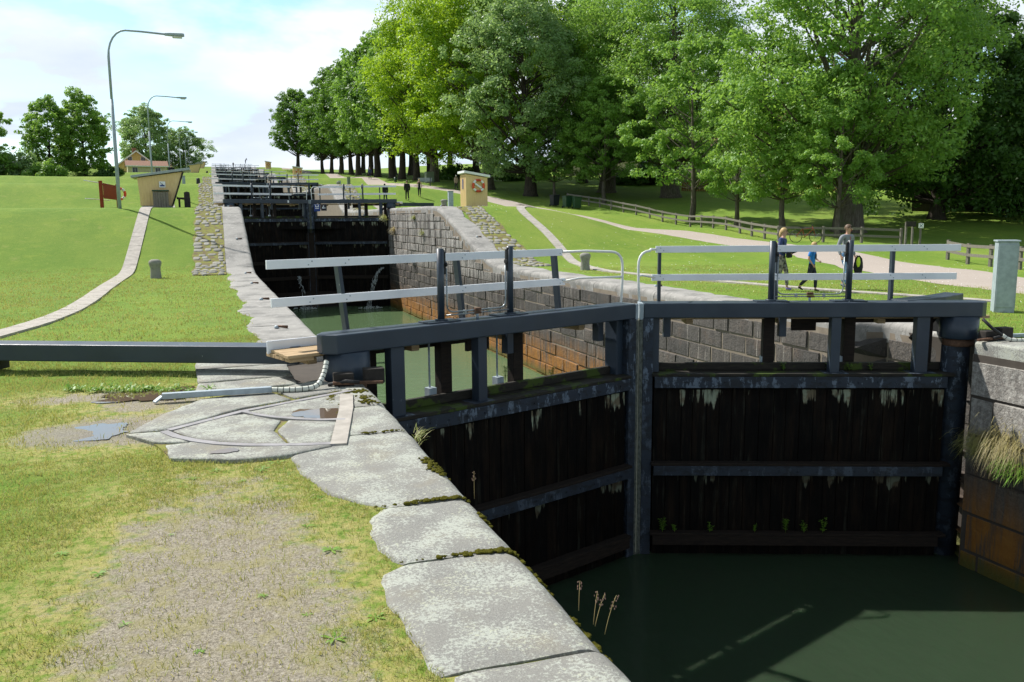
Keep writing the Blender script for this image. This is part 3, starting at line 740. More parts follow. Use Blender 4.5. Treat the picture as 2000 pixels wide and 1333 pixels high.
for k in range(7):
    for m, sd in ((1, 'left'), (-1, 'right')):
        zb = -4.3 if k == 0 else -6.6
        if k < 2: t = make_leaf(k, m, '', -.45 if m > 0 else 0, zb); src = {}; 
        if k == 1: globals()['SRC%d' % m] = t
        if k > 1:
            t = dup(globals()['SRC%d' % m], (TC-m*HW+float(cx(GY[k])), GY[k], LV[k]), m*MA)
            for ch in list(t.children):
                if ch.name.split('.')[0] in ('valve_rod', 'pipe_clamp', 'pipe_riser', 'rusty_joint'): bpy.data.objects.remove(ch)
        t['label'] = '%s leaf of the %s lock gate, blue beam over black planks' % (sd, LBL[k]+(', signed' if k == 1 else ''))
        t['group'] = 'lock gate leaves'
        if k == 0: globals()['LEAF%d' % m] = t
# balance arms bearing on the quay behind each heel
def arm(k, m, L, dirv, x0, y0, label):
    t = thing('balance_arm', label, 'gate arm', (x0, y0, LV[k]), math.atan2(dirv[1], dirv[0]), 'gate arms lying on the quay')
    MB().box(0, L, 0, .36, .14, .36).build('arm_beam', 'steel', t, .015)
    MB().box(L*.74, L*.80, .03, .33, .0, .138).build('bearing_block', 'dark_iron', t, .006)
    return t
for k in range(7):
    ox = float(cx(GY[k])); w = 'beside the '+LBL[k]+' gate'
    if k == 0: arm(k, 1, 7.0 if k else 5.6, (-.905, .425), 1.0+ox, GY[k]+1.02, 'dark blue steel arm lying on the left quay '+w)
    if k: arm(k, -1, 3.2, (.905, .425), 11.35+ox, GY[k]+.55, 'dark blue steel arm lying on the right quay '+w)
t = thing('balance_arm', 'short dark blue arm stub rising behind the right end of the nearest gate beam', 'gate arm', (11.15, 10.85, 0), R_(14), 'gate arms lying on the quay')
MB().prism([(-.9, 0), (.15, .0), (.95, .14), (.95, .48), (.15, .34), (-.9, .34)], .36, .585).build('arm_beam', 'steel', t, .014)
MB().box(.2, .6, .05, .3, -.02, .358).build('bearing_block', 'dark_iron', t, .006)
# sills closing the step under each upper gate
for k in range(1, 7):
    x = float(cx(GY[k])); wb = WATER[k]
    o = MB().box(XL+x-.6, XR+x+.6, GY[k]+1.9, GY[k]+3.2, wb-1.5, WATER[k+1]-.25).build('gate_sill', 'dark_timber')
    o['label'] = 'dark timber sill wall below the %s gate' % LBL[k]; o['category'] = 'sill'; o['kind'] = 'structure'
# ---------------------------------------------------------------- paving, tracks and small things by the nearest gate
plat = thing('stone_platform', 'grey stone paving with an iron track set beside the nearest gate heel', 'paving')
def flat_stone(poly, z, name, mat, parent, seed=0, th=.14, dense=.11, amp=.02, rag=.02):
    """an irregular flagstone: outline resampled, ragged and slightly uneven"""
    pts = []
    for i in range(len(poly)):
        a, b = Vector(poly[i]), Vector(poly[(i+1) % len(poly)]); n = max(1, int((b-a).length/dense))
        for k in range(n): pts.append(a+(b-a)*k/n)
    c = sum(pts, Vector((0, 0)))/len(pts); rg = random.Random(seed)
    P = []
    for p in pts:
        d = (p-c); q = 1+rg.uniform(-rag, rag)/max(.2, d.length); P.append(c+d*q)
    rings = [(1.0, -th), (1.0, -.008), (.985, 0), (.8, 0), (.55, 0), (.28, 0)]
    vs = []; fs = []; n = len(P)
    for s_, dz in rings:
        for p in P:
            x, y = c+(p-c)*s_; h = (float(fbm(x*2.7, y*2.7, seed, 4))-.5)*amp*2 if dz > -.05 else 0
            vs.append((x, y, z+dz+h))
    vs.append((c.x, c.y, z+(float(fbm(c.x*2.7, c.y*2.7, seed, 4))-.5)*amp*2))
    for r in range(len(rings)-1):
        for k in range(n): fs.append((r*n+k, r*n+(k+1) % n, (r+1)*n+(k+1) % n, (r+1)*n+k))
    o = (len(rings)-1)*n
    for k in range(n): fs.append((o+k, o+(k+1) % n, len(vs)-1))
    a = sum(P[i].x*P[(i+1) % n].y-P[(i+1) % n].x*P[i].y for i in range(n))
    if a < 0: fs = [f[::-1] for f in fs]
    mb = MB(); top = [f for f in fs if min(f) >= n]; side = [f for f in fs if min(f) < n]; mb.add(vs, top, True); mb.add(vs, side); return mb.build(name, mat, parent)
flags = [[(-.66, 8.98), (-.90, 8.32), (-.58, 8.30), (.05, 8.93), (.62, 9.27), (.40, 9.85), (-.30, 9.62)],
         [(-.92, 8.24), (-.66, 7.85), (-.36, 7.72), (-.62, 8.22)],
         [(-.55, 7.70), (-.50, 7.27), (.0, 7.02), (.41, 7.00), (.80, 7.18), (.78, 7.24), (.40, 7.32), (.06, 7.44), (-.32, 7.76)],
         [(-.52, 8.22), (-.28, 7.80), (.10, 7.50), (.45, 7.36), (.36, 7.9), (.44, 8.30), (.12, 8.72), (-.06, 8.66)],
         [(.47, 7.36), (.80, 7.27), (.90, 7.75), (.98, 8.03), (.52, 8.27), (.39, 7.9)],
         [(.16, 8.80), (.55, 8.35), (1.0, 8.15), (1.16, 8.95), (1.22, 9.40), (.72, 9.18)],
         [(.66, 9.30), (1.20, 9.52), (1.18, 9.95), (1.0, 10.3), (.45, 9.90)]]
for i, f in enumerate(flags): flat_stone(f, .010, 'flagstone', 'coping', plat, 60+i, amp=.010, rag=.008)
flags2 = [[(-.40, 10.02), (.02, 9.98), (.74, 10.12), (.74, 10.62), (-.36, 10.55)], [(-.36, 10.62), (.75, 10.70), (.73, 11.6), (-.40, 11.5)], [(-.42, 11.56), (.72, 11.66), (.72, 12.45), (-.42, 12.3)], [(-.38, 12.36), (.72, 12.52), (1.3, 13.0), (.35, 13.3)]]
for i, f in enumerate(flags2): flat_stone(f, .015, 'flagstone', 'coping', plat, 80+i, amp=.010, rag=.01)
_b = MB(); _b.prism([(-.62, 7.75), (-.5, 7.35), (.0, 7.08), (.5, 7.05), (.9, 7.3), (1.2, 9.0), (1.15, 10.2), (.45, 9.9), (-.3, 9.55), (-.6, 8.95), (-.84, 8.3)], -.06, -.008); _b.build('joint_bed', 'joint', plat)
def strip(pts, w, z, name, mat, parent):
    mb = MB(); L = []; R2 = []
    for i, p in enumerate(pts):
        p = Vector(p); t = (Vector(pts[min(i+1, len(pts)-1)])-Vector(pts[max(i-1, 0)])).normalized(); nrm = Vector((-t.y, t.x)); L.append(p+nrm*w/2); R2.append(p-nrm*w/2)
    poly = L+R2[::-1]; n = len(L)
    vs = [(p.x, p.y, z) for p in L]+[(p.x, p.y, z) for p in R2]+[(p.x, p.y, z-.05) for p in L]+[(p.x, p.y, z-.05) for p in R2]
    fs = []
    for i in range(n-1): fs += [(i, n+i, n+i+1, i+1), (2*n+i, i, i+1, 2*n+i+1), (3*n+i, 3*n+i+1, n+i+1, n+i)]
    fs += [(0, 2*n, 3*n, n), (n-1, 2*n-1, 4*n-1, 3*n-1)]
    mb.add(vs, fs); return mb.build(name, mat, parent)
strip([(-.56, 8.26), (-.22, 8.55), (.1, 8.83), (.7, 9.16), (1.3, 9.49)], .075, .0145, 'iron_track', 'plate_iron', plat)
strip([(-.60, 8.22), (-.48, 7.98), (-.33, 7.78), (-.14, 7.60), (.10, 7.46), (.35, 7.36), (.62, 7.28), (.84, 7.24)], .075, .0160, 'iron_track', 'plate_iron', plat)
strip([(.12, 8.80), (.25, 8.60), (.42, 8.42), (.62, 8.27), (.82, 8.16), (1.04, 8.10)], .06, .0175, 'iron_track', 'plate_iron', plat)
strip([(.86, 7.20), (1.0, 7.95), (1.12, 8.60), (1.22, 9.3)], .14, .017, 'stone_kerb', 'slab_path', plat)
def puddle(c, rx, ry, seed, label, z, name='puddle', ang=0):
    n = 110; vs = [(0, 0, 0)]
    for k in range(n):
        a = 2*math.pi*k/n; q = .40+1.15*float(fbm(math.cos(a)*2.2+seed*3+5, math.sin(a)*2.2+9, seed, 5)); x, y = rx*q*math.cos(a), ry*q*math.sin(a)
        vs.append((x*math.cos(ang)-y*math.sin(ang), x*math.sin(ang)+y*math.cos(ang), 0))
    mb = MB(); mb.add(vs, [(0, 1+k, 1+(k+1) % n) for k in range(n)]); o = mb.build(name, 'puddle'); o.location = (c[0], c[1], z); tag(o, label, 'puddle', 'puddles left by the rain'); return o
puddle((-1.32, 8.52), .40, .34, 2, 'wide puddle mirroring the sky on the grass, left of the track', -.0105)
puddle((-.78, 10.15), .60, .36, 5, 'brown puddle on the trodden soil just beyond the grey cable duct', -.0105)
puddle((.84, 8.45), .23, .30, 8, 'small brown puddle on the stone paving inside the iron track', .0125, ang=.5)
puddle((-.08, 7.30), .11, .07, 4, 'smallest puddle, on the near edge of the stone paving', .016)
# cable duct and hose
t = thing('cable_duct', 'grey steel duct and white ribbed hose leading to the left gate heel', 'cable duct')
MB().bar((-.70, 9.70, .055), (.44, 9.66, .055), .075, .062).bar((-.78, 9.66, .0), (-.70, 9.70, .055), .07, .02).build('duct_channel', 'galvanised', t, .004)
def hose(parent, pts, rr=.030):
    P = [Vector(p) for p in pts]; out = []
    for i in range(len(P)-1):
        p0 = P[max(i-1, 0)]; p1 = P[i]; p2 = P[i+1]; p3 = P[min(i+2, len(P)-1)]
        for q in range(10):
            s_ = q/10; out.append(.5*((2*p1)+(p2-p0)*s_+(2*p0-5*p1+4*p2-p3)*s_*s_+(3*p1-p0-3*p2+p3)*s_**3))
    out.append(P[-1]); h = MB().tube(out, rr, 12).build('ribbed_hose', 'hose_plastic', parent)
    acc = 0; last = out[0]
    for a, b in zip(out, out[1:]):
        acc += (b-a).length
        if acc > .055: MB().tube([b-(b-a).normalized()*.004, b+(b-a).normalized()*.004], rr*1.06, 12).build('hose_rib', 'dark_iron', h); acc = 0
    return h
hose(t, [(.44, 9.66, .05), (.72, 9.62, .04), (.93, 9.66, .06), (1.03, 9.78, .17), (1.08, 9.88, .30)])
t = thing('cable_hose', 'black and white ribbed hose at the right end of the gate beam', 'hose')
MB().tube([(10.98, 9.85, .34), (11.08, 9.75, .2), (11.22, 9.66, .08)], .024, 8).build('cable', 'black_rubber', t)
hose(t, [(11.20, 9.67, .10), (11.32, 9.60, .03), (11.7, 9.5, .03), (12.2, 9.5, .03)], .028)
MB().bar((11.2, 10.2, .0), (12.9, 9.95, .0), .07, .06).build('duct_channel', 'galvanised', t, .004)
def anchor(x, y, label, sc=1):
    t = thing('heel_anchor', label, 'gate anchor', (x, y, 0), 0, 'iron and timber anchors at the gate heels')
    s_ = 1 if x < 5 else -1
    MB().box(-.18, .05, -.32, -.17, -.02, .15).build('anchor_block', 'black_wood', t, .012); MB().box(.18, .42, -.28, -.12, 0, .18).build('anchor_block', 'black_wood', t, .012)
    MB().box(-.05*s_, .2*s_, .28, .5, 0, .2).build('anchor_block', 'black_wood', t, .012)
    MB().bar((-.2*s_, -.34, .05), (.38*s_, -.36, .03), .05, .035).build('iron_strap', 'rusty_iron', t, .004)
    MB().tube([(-.25*s_, -.3, .03), (-.05*s_, -.37, .07), (.1*s_, -.38, .05)], .022, 8).build('anchor_bolt', 'dark_iron', t)
anchor(1.33, 10.12, 'rusty anchor and black blocks clamping the left gate heel')
anchor(11.2, 10.12, 'rusty anchor and black blocks clamping the right gate heel')
# masonry cheek between heel and recess, coloured dark for the shaded gap there
for sx in (-1, 1):
    o = MB().box(0, .9, 0, 2.4, -4.3, -.14).build('quoin_block', 'dark_mortar'); o.location = ((.72, 10.2, 0) if sx < 0 else (11.45, 10.2, 0))
    tag(o, 'stone quoin darkened as a shaded gap behind the %s heel of the nearest gate' % ('left' if sx < 0 else 'right'), 'quoin')
# moss cushions along the arris
mo = MB(); rg = random.Random(5)
def moss_at(x, y, L, w, n, ang=1.57, zz=.02):
    n = int(n*1.9)
    for i in range(n):
        u = rg.uniform(-.5, .5)*L; v = rg.gauss(0, w*.4); r = rg.uniform(.004, .017)*(.6+.6*(1-abs(u)/L))
        px, py = x+u*math.cos(ang)-v*math.sin(ang), y+u*math.sin(ang)+v*math.cos(ang)
        d = XL-px; z = .0 if d > .15 else -.15+math.sqrt(max(0, .15**2-(.15-d)**2)) if d > 0 else -.15
        mo.blob((px, py, z+.004), (r*1.3, r*1.5, r*.55), rg.randint(0, 999), 7, 4, .25)
moss_at(1.50, 6.33, .5, .08, 60); moss_at(1.36, 5.52, .42, .035, 40, .0); moss_at(1.56, 5.2, .3, .03, 12)
moss_at(1.40, 4.52, .34, .04, 46, .0); moss_at(1.57, 4.25, .5, .02, 26); moss_at(1.58, 3.5, .5, .02, 24)
moss_at(1.06, 9.3, .8, .06, 60, 1.4); moss_at(1.25, 9.45, .45, .12, 70, .2); moss_at(1.02, 8.5, .8, .04, 36, 1.4); moss_at(1.38, 9.0, .5, .10, 36, 1.57); moss_at(1.3, 7.54, .4, .02, 12, 0)
moss_at(1.1, 4.53, .5, .006, 10, .0); moss_at(1.1, 5.51, .5, .006, 10, .0)
o = stuff(mo.build('moss', 'moss')); o['label'] = 'yellow green moss cushions on the edge of the near coping stones'; o['category'] = 'moss'
# mooring irons on the quays
def hook(x, y, z, label):
    t = thing('mooring_ring', label, 'mooring iron', (x, y, z), rg.uniform(-.4, .4), 'mooring irons set in the quay')
    MB().lathe([(0, .05), (.035, .045), (.045, .02), (.045, 0)], n=12).build('iron_stud', 'galvanised', t)
    MB().tube([(.02, 0, .035), (.2, 0, .022)], [.02, .028], 8).build('shackle', 'rusty_iron', t)
HK = [(.85, 15.6), (.83, 21.3), (.80, 26.9), (.75, 31.8)]
for i, (x, y) in enumerate(HK): hook(x, y, float(H(y))+.005, 'small iron ring on the left quay, %s beyond the long arm' % ['first', 'second', 'third', 'fourth'][i])
for i, (x, y) in enumerate([(.6, 37.0), (.4, 43.5)]): hook(x, y, float(H(y))+.01, 'small iron ring on the %s of the left quay' % ['sloping part', 'upper level'][i])
for i, (x, y) in enumerate([(11.35, 20.9), (10.9, 36.8), (10.7, 42.5)]): hook(x, y, float(H(y))+.01, 'small iron ring on the right quay %s' % ['below the white hoops', 'halfway up the slope', 'at the top of the slope'][i])
# steel ladder in the chamber wall by the second gate
t = thing('wall_ladder', 'thin steel ladder on the left chamber wall below the second gate', 'ladder', (float(eL(51.6))+.06, 51.6, 0))
for dy in (0, .42): MB().box(-.02, .02, dy-.015, dy+.015, -3.4, 2.3).build('ladder_rail', 'galvanised', t)
for i in range(17): MB().tube([(0, 0, -3.2+i*.32), (0, .42, -3.2+i*.32)], .014, 6).build('rung', 'galvanised', t)
# ---------------------------------------------------------------- paths
def path(pts, w, name, mat, label, cat, zoff=.012, slabs=False, seg=.5, width=None, cross=2):
    P = [Vector(p) for p in pts]; out = []
    for i in range(len(P)-1):
        p0 = P[max(i-1, 0)]; p1 = P[i]; p2 = P[i+1]; p3 = P[min(i+2, len(P)-1)]; m = max(2, int((p2-p1).length/seg))
        for q in range(m):
            s_ = q/m; out.append(.5*((2*p1)+(p2-p0)*s_+(2*p0-5*p1+4*p2-p3)*s_*s_+(3*p1-p0-3*p2+p3)*s_**3))
    out.append(P[-1]); vs = []; fs = []; n = len(out); cr = cross
    for i, p in enumerate(out):
        t = (out[min(i+1, n-1)]-out[max(i-1, 0)]).normalized(); nr = Vector((-t.y, t.x))
        ww = w if width is None else float(np.interp(i/(n-1), *width)); j1 = 0 if slabs else (float(fbm(p.x*.6, p.y*.6, 5))-.5)*ww*.18
        for c in range(cr+1):
            q = p+nr*(ww*(.5-c/cr)+(j1 if c in (0, cr) else 0)); vs.append((q.x, q.y, float(terr(q.x, q.y))+zoff+((float(fbm(q.x*.12, q.y*.12, 9))-.5)*.5*min(1, max(0, (abs(q.x-5.5)-13)/12)))+(.0 if c not in (0, cr) else -.03)))
    for i in range(n-1):
        for c in range(cr): a = i*(cr+1)+c; fs.append((a, a+cr+1, a+cr+2, a+1))
    mb = MB(); mb.add(vs, fs, True); o = mb.build(name, mat); o['label'] = label; o['category'] = cat; o['kind'] = 'structure'; return o, out
def slab_path(pts, w, label):
    t = thing('slab_path', label, 'path'); P = [Vector(p) for p in pts]; out = []
    for i in range(len(P)-1):
        p0 = P[max(i-1, 0)]; p1 = P[i]; p2 = P[i+1]; p3 = P[min(i+2, len(P)-1)]; m = max(1, int((p2-p1).length/.52))
        for q in range(m):
            s_ = q/m; out.append(.5*((2*p1)+(p2-p0)*s_+(2*p0-5*p1+4*p2-p3)*s_*s_+(3*p1-p0-3*p2+p3)*s_**3))
    out.append(P[-1]); mb = MB()
    for a, b in zip(out, out[1:]):
        d = (b-a).normalized(); nr = Vector((-d.y, d.x))*w/2; q = [a+d*.012-nr, b-nr, b+nr, a+d*.012+nr]
        top = [Vector((v.x, v.y, float(terr(v.x, v.y))+.018+rg.uniform(-.004, .004))) for v in q]; bot = [v-Vector((0, 0, .08)) for v in top]
        mb.add(bot+top, [(4, 5, 6, 7), (0, 1, 5, 4), (1, 2, 6, 5), (2, 3, 7, 6), (3, 0, 4, 7)])
    mb.build('paving_slabs', 'slab_path', t); t['kind'] = 'structure'
slab_path([(-5.2, 13.2), (-4.1, 15.6), (-3.55, 17.6), (-3.25, 20), (-3.2, 23.0), (-3.28, 26.5), (-3.32, 30.6), (-3.26, 34.2), (-3.2, 38), (-3.15, 41.5), (-3.1, 46)], .46, 'narrow path of pale slabs curving up the left lawn to the hut')
slab_path([(18, 45.5), (15.2, 42.4), (14.5, 40.8), (14.45, 37.2), (14.1, 33.6), (13.3, 29.3), (13.15, 27.4), (13.45, 25.2), (14.2, 21.5), (15, 18), (16.5, 14.5)], .42, 'narrow path of pale slabs down the right lawn to the canal')
slab_path([(-4.2, 78), (-3.0, 66), (-2.2, 56.5), (-1.8, 52), (-2.5, 48)], .8, 'pale slab path beyond the left hut')
slab_path([(13.0, 75), (14.5, 68), (15.5, 60), (16.6, 55)], .8, 'pale slab path climbing the bank past the walkers')
o, _ = path([(17.5, -6), (19.5, 6), (21.2, 14), (23.6, 22), (26.2, 30), (27.6, 38), (27.8, 46), (27.2, 60), (25.6, 74), (23.2, 86), (21.2, 100), (20.6, 118), (21.4, 140), (20.4, 165), (19.4, 200), (18, 250)], 3, 'gravel_path', 'gravel', 'pale pink gravel path leading up past the trees', 'path', seg=.8, width=([0, .1, .2, .4, 1], [3.0, 4.6, 3.0, 2.3, 2.3]), cross=6)
# ---------------------------------------------------------------- field-stone strips on the slopes
def cobbles(side, g, label):
    t = thing('cobbled_strip', label, 'cobbled strip'); ox = float(cx(g-16)); mb = MB(); rr = random.Random(int(g)+side*3)
    y0, y1 = g-21.5, g-9.0 if side < 0 else g-11
    if side < 0: xa, xb = XL+ox-1.05-1.05, XL+ox-1.0
    else: xa, xb = XR+ox+1.0, XR+ox+2.2
    base = MB(); ys = np.linspace(y0, y1, 26); vs = []
    for y in ys: vs += [(xa+.08*math.sin(y*3), y, float(H(y))+.008), (xb+(.05 if side < 0 else .1*math.sin(y*2)), y, float(H(y))+.008)]
    base.add(vs, [(2*i, 2*i+1, 2*i+3, 2*i+2) for i in range(25)]); base.build('mossy_joints', 'joint', t)
    y = y0
    while y < y1:
        st = rr.uniform(.24, .40); x = xa+rr.uniform(-.06, .06)
        while x < xb-.06:
            w = rr.uniform(.16, .40)
            if x+w > xb+.05: w = max(.12, xb-x)
            cyy = y+rr.uniform(-.06, .06); cxx = x+w/2; n = 8; h = .018+rr.uniform(0, .025); vs = []
            if rr.random() < .70:
                for s_, dz in ((1, -.03), (.93, h*.7), (.7, h)):
                    for k in range(n):
                        a = 2*math.pi*k/n+.3; q = s_*(1+(rr.uniform(-.16, .16) if s_ == 1 else 0)); px = cxx+w*.47*q*math.copysign(abs(math.cos(a))**.7, math.cos(a)); py = cyy+st*.45*q*math.copysign(abs(math.sin(a))**.7, math.sin(a)); vs.append((px, py, float(H(py))+.008+dz))
                mb.add(vs, [(r*n+k, r*n+(k+1) % n, (r+1)*n+(k+1) % n, (r+1)*n+k) for r in range(2) for k in range(n)]+[tuple(2*n+k for k in range(n))], True)
            x += w+.03
        y += st
    stuff(mb.build('field_stones', 'cobble', t))
for k in range(1, 4):
    cobbles(-1, GY[k], 'strip of field stones beside the left quay below the %s gate' % LBL[k])
    cobbles(1, GY[k], 'strip of field stones beside the right quay below the %s gate' % LBL[k])
# ---------------------------------------------------------------- trees
def leaf_cards(C, Nrm, size, rg, elong=1.5, fold=.0):
    """C (n,3) centres, Nrm (n,3) normals -> rhombic leaf quads"""
    n = len(C); Nn = Nrm/np.linalg.norm(Nrm, axis=1, keepdims=True)
    r = rg.normal(size=(n, 3)); T = np.cross(Nn, r); T /= np.linalg.norm(T, axis=1, keepdims=True)+1e-9; B = np.cross(Nn, T)
    s = (size*rg.uniform(.6, 1.35, n))[:, None]
    V = np.stack([C-T*s*elong*.5, C+B*s*.5*.8+T*s*.08, C+T*s*elong*.5, C-B*s*.5*.8+T*s*.08], 1).reshape(-1, 3)
    return V, np.arange(4*n).reshape(n, 4)
def make_tree(name, seed, Ht, Rc, hb, leafmat, bark='bark', nclump=170, lpc=260, lsize=.2, tr=.35, prof='round', lean=0.0, asym=.18, droop=0.0, twigs=True):
    """tapered trunk with limbs, each limb ending in clumps of leaf-sized faces; origin at the foot"""
    rg = np.random.default_rng(seed); rr = random.Random(seed)
    t = thing(name, '', 'tree')
    # clump centres inside an uneven envelope
    P = []; tries = 0
    while len(P) < nclump and tries < 20000:
        tries += 1
        u = rg.uniform(0, 1); a = rg.uniform(0, 2*math.pi); z = hb+(Ht-hb)*u
        if prof == 'round': w = math.sin(math.pi*min(1, (u*.86+.13)))**.62
        elif prof == 'cone': w = (1-u)**.7*min(1, u*5+.3)
        else: w = (math.sin(math.pi*min(1, u*.9+.08)))**.8
        w *= 1+asym*math.sin(2*a+seed)+asym*.8*math.sin(3*a+u*6+seed*2)
        q = rg.uniform(.35, 1)**.5
        if q < .55 and rg.uniform() < .6: continue
        r = Rc*w*q; x, y = r*math.cos(a), r*math.sin(a)
        x += lean*u*Ht*.5; p = np.array([x, y, z-droop*q*q*Rc*.35])
        if any(np.linalg.norm(p-o) < Rc*.155 for o in P): continue
        P.append(p)
    P = np.array(P)
    # trunk and limbs
    mb = MB(); tp = [(0, 0, -.4)]; n = 9; x = y = 0
    for i in range(1, n+1):
        u = i/n; x = lean*u*Ht*.45+.25*math.sin(u*5+seed)*Ht*.03; y = .25*math.cos(u*4+seed)*Ht*.03; tp.append((x, y, Ht*.82*u))
    rads = [tr*1.75]+[tr*(1.12-.98*(i/n)**.8) for i in range(1, n+1)]
    tp.insert(1, (0, 0, .35)); rads.insert(1, tr*1.2)
    mb.tube(tp, rads, 10)
    ax = lambda z: np.array([np.interp(z, [q[2] for q in tp], [q[0] for q in tp]), np.interp(z, [q[2] for q in tp], [q[1] for q in tp]), z])
    for i, p in enumerate(P):
        d = math.hypot(p[0]-ax(p[2])[0], p[1]-ax(p[2])[1])
        if i % 2 and nclump > 60: continue
        z0 = max(hb*.7, p[2]-d*rr.uniform(.55, 1.0)-.3); z0 = min(z0, Ht*.78); a0 = ax(z0); mid = a0*.5+p*.5+np.array([rr.uniform(-.3, .3), rr.uniform(-.3, .3), -d*.10])
        rb = min(.17, tr*(.12+.20*min(1, d/Rc)))*(1.15-z0/Ht*.75)
        mb.tube(arc_pts(a0, mid, p, 5), [rb*(1-.8*k/5) for k in range(6)], 5, caps=False)
    mb.build('trunk', bark, t)
    C = []; NN = []
    for p in P:
        cr = Rc*rr.uniform(.12, .27); m = int(lpc*rr.uniform(.7, 1.25))
        # each clump is itself a few sprays
        k = 5; sub = p+rg.normal(size=(k, 3))*cr*np.array([.55, .55, .38])
        w = rg.integers(0, k, m); d = rg.normal(size=(m, 3)); d /= np.linalg.norm(d, axis=1, keepdims=True)
        rad = cr*.62*rg.uniform(.25, 1.0, (m, 1))**.5
        c = sub[w]+d*rad*np.array([1, 1, .62])
        c[:, 2] -= droop*.3*np.abs(d[:, 0]*rad[:, 0])
        C.append(c); NN.append(d*np.array([.8, .8, .5])+rg.normal(size=(m, 3))*.45+np.array([0, 0, .55]))
    V, F = leaf_cards(np.concatenate(C), np.concatenate(NN), lsize, rg)
    arr_mesh('crown', V, F, leafmat, t)
    return t
TREES = {}
TREES['maple'] = make_tree('maple_tree', 11, 23, 7.6, 4.0, 'leaf_maple', nclump=200, lpc=380, lsize=.20, tr=.55)
TREES['ash'] = make_tree('ash_tree', 12, 22.5, 8.2, 4.6, 'leaf_ash', nclump=225, lpc=400, lsize=.17, tr=.85, droop=.35, asym=.14)
TREES['young'] = make_tree('ash_tree', 13, 12.0, 3.7, 3.0, 'leaf_ash', nclump=80, lpc=330, lsize=.14, tr=.19, droop=.3)
TREES['willow'] = make_tree('ash_tree', 14, 20, 6.4, 3.4, 'leaf_willow', 'dark_bark', nclump=140, lpc=360, lsize=.18, tr=.55, droop=.5, lean=-.12)
TREES['lime'] = make_tree('lime_tree', 15, 20.5, 6.2, 5.0, 'leaf_lime', 'dark_bark', nclump=150, lpc=230, lsize=.3, tr=.48)
TREES['dark'] = make_tree('maple_tree', 16, 18.5, 8.0, 2.0, 'leaf_dark', 'dark_bark', nclump=190, lpc=240, lsize=.28, tr=.6)
TREES['loose'] = make_tree('alder_tree', 17, 16, 5.2, 1.2, 'leaf_lime', 'dark_bark', nclump=150, lpc=190, lsize=.3, tr=.3, asym=.2)
TREES['broad'] = make_tree('birch_tree', 18, 15, 6.8, 1.0, 'leaf_willow', nclump=150, lpc=200, lsize=.32, tr=.35, asym=.28)
used = set()
def ground_z(x, y): return float(terr(x, y))+(float(fbm(x*.12, y*.12, 9))-.5)*.5*min(1, max(0, (abs(x-5.5)-13)/12))-.02
def plant(kind, x, y, label, sc=1.0, rz=0.0, group=None, zs=1.0, mat=None):
    loc = (x, y, ground_z(x, y)-.05)
    src = TREES[kind]
    if kind not in used:
        used.add(kind); o = src; o.location = loc; o.rotation_euler = (0, 0, rz)
    else: o = dup(src, loc, rz)
    o.scale = (sc, sc, sc*zs); o['label'] = label; o['category'] = 'tree'
    if mat:
        for ch in o.children:
            if ch.name.startswith('crown'):
                ch.data = ch.data.copy(); ch.data.materials[0] = M[mat]
    if group: o['group'] = group
    elif 'group' in o: del o['group']
    return o
GA = 'young ash trees in a row behind the fence'; GB = 'avenue trees along the gravel path'; GP = 'tall park trees on the right'
# the park on the right
plant('ash', 40.2, 47.3, 'huge ash with a thick flared trunk behind the walking man', 1.02, 2.4, GP)
plant('ash', 43.0, 76.5, 'tall ash with a stout trunk beyond the four young ash trees', 1.0, .6, GP)
plant('maple', 28.2, 90.5, 'bright yellow green maple standing right of the wooden hut with a lifebuoy', 1.06, 1.0, GP)
plant('maple', 25.2, 103.5, 'yellow green maple at the near end of the avenue', 1.0, 2.7, GP)
plant('willow', 30.2, 82.5, 'blue green ash with a leaning dark trunk above the wheelie bins', 1.05, .3, GP)
plant('ash', 39.5, 84.0, 'pale ash on the lawn behind the leaning trunk', .93, 4.0, GP)
False and plant('maple', 35.0, 98.0, 'maple deep in the shade behind the yellow green maple', .95, 3.4, GP, mat='leaf_lime')
plant('lime', 41.5, 95.0, 'dark lime tree at the back of the park lawn, left side', 1.05, 1.4, GP)
False and plant('lime', 57.0, 80.5, 'dark lime tree at the back of the park lawn, beside the red fence', 1.0, 3.3, GP)
False and plant('ash', 56.0, 62.0, 'ash tree behind the huge ash, right of the red fence', 1.02, 5.0, GP, mat='leaf_lime')
plant('dark', 50.5, 50.0, 'dark maple crown at the far right, left of the dark barn door', .84, .5, GP)
plant('dark', 57.5, 47.0, 'darkest maple in front of the barn at the right edge', .74, 2.1, GP)
False and plant('dark', 48.0, 58.0, 'dark maple standing behind the right side of the huge ash', 1.02, 4.0, GP)
plant('dark', 66.0, 52.0, 'dark maple behind the barn roof', .72, 5.2, GP)
for i, (x, y, s_, r, w) in enumerate([(36.0, 43.3, .86, .4, 'slim young ash nearest the walking woman, just behind the fence'), (36.2, 49.0, 1.0, 2.0, 'second slim young ash from the huge ash, behind the fence'), (36.3, 54.6, .92, 3.6, 'third slim young ash from the huge ash, behind the fence'), (36.0, 60.5, 1.2, 5.0, 'largest young ash of the fence row, its trunk rising from the fence corner'), (35.2, 75.5, 1.0, 1.1, 'slim young ash on the lawn right of the wheelie bins'), (31.8, 79.8, .8, 2.2, 'smallest ash, a thin stem just behind the wheelie bins')]):
    plant('young', x, y, w, s_, r, GA)
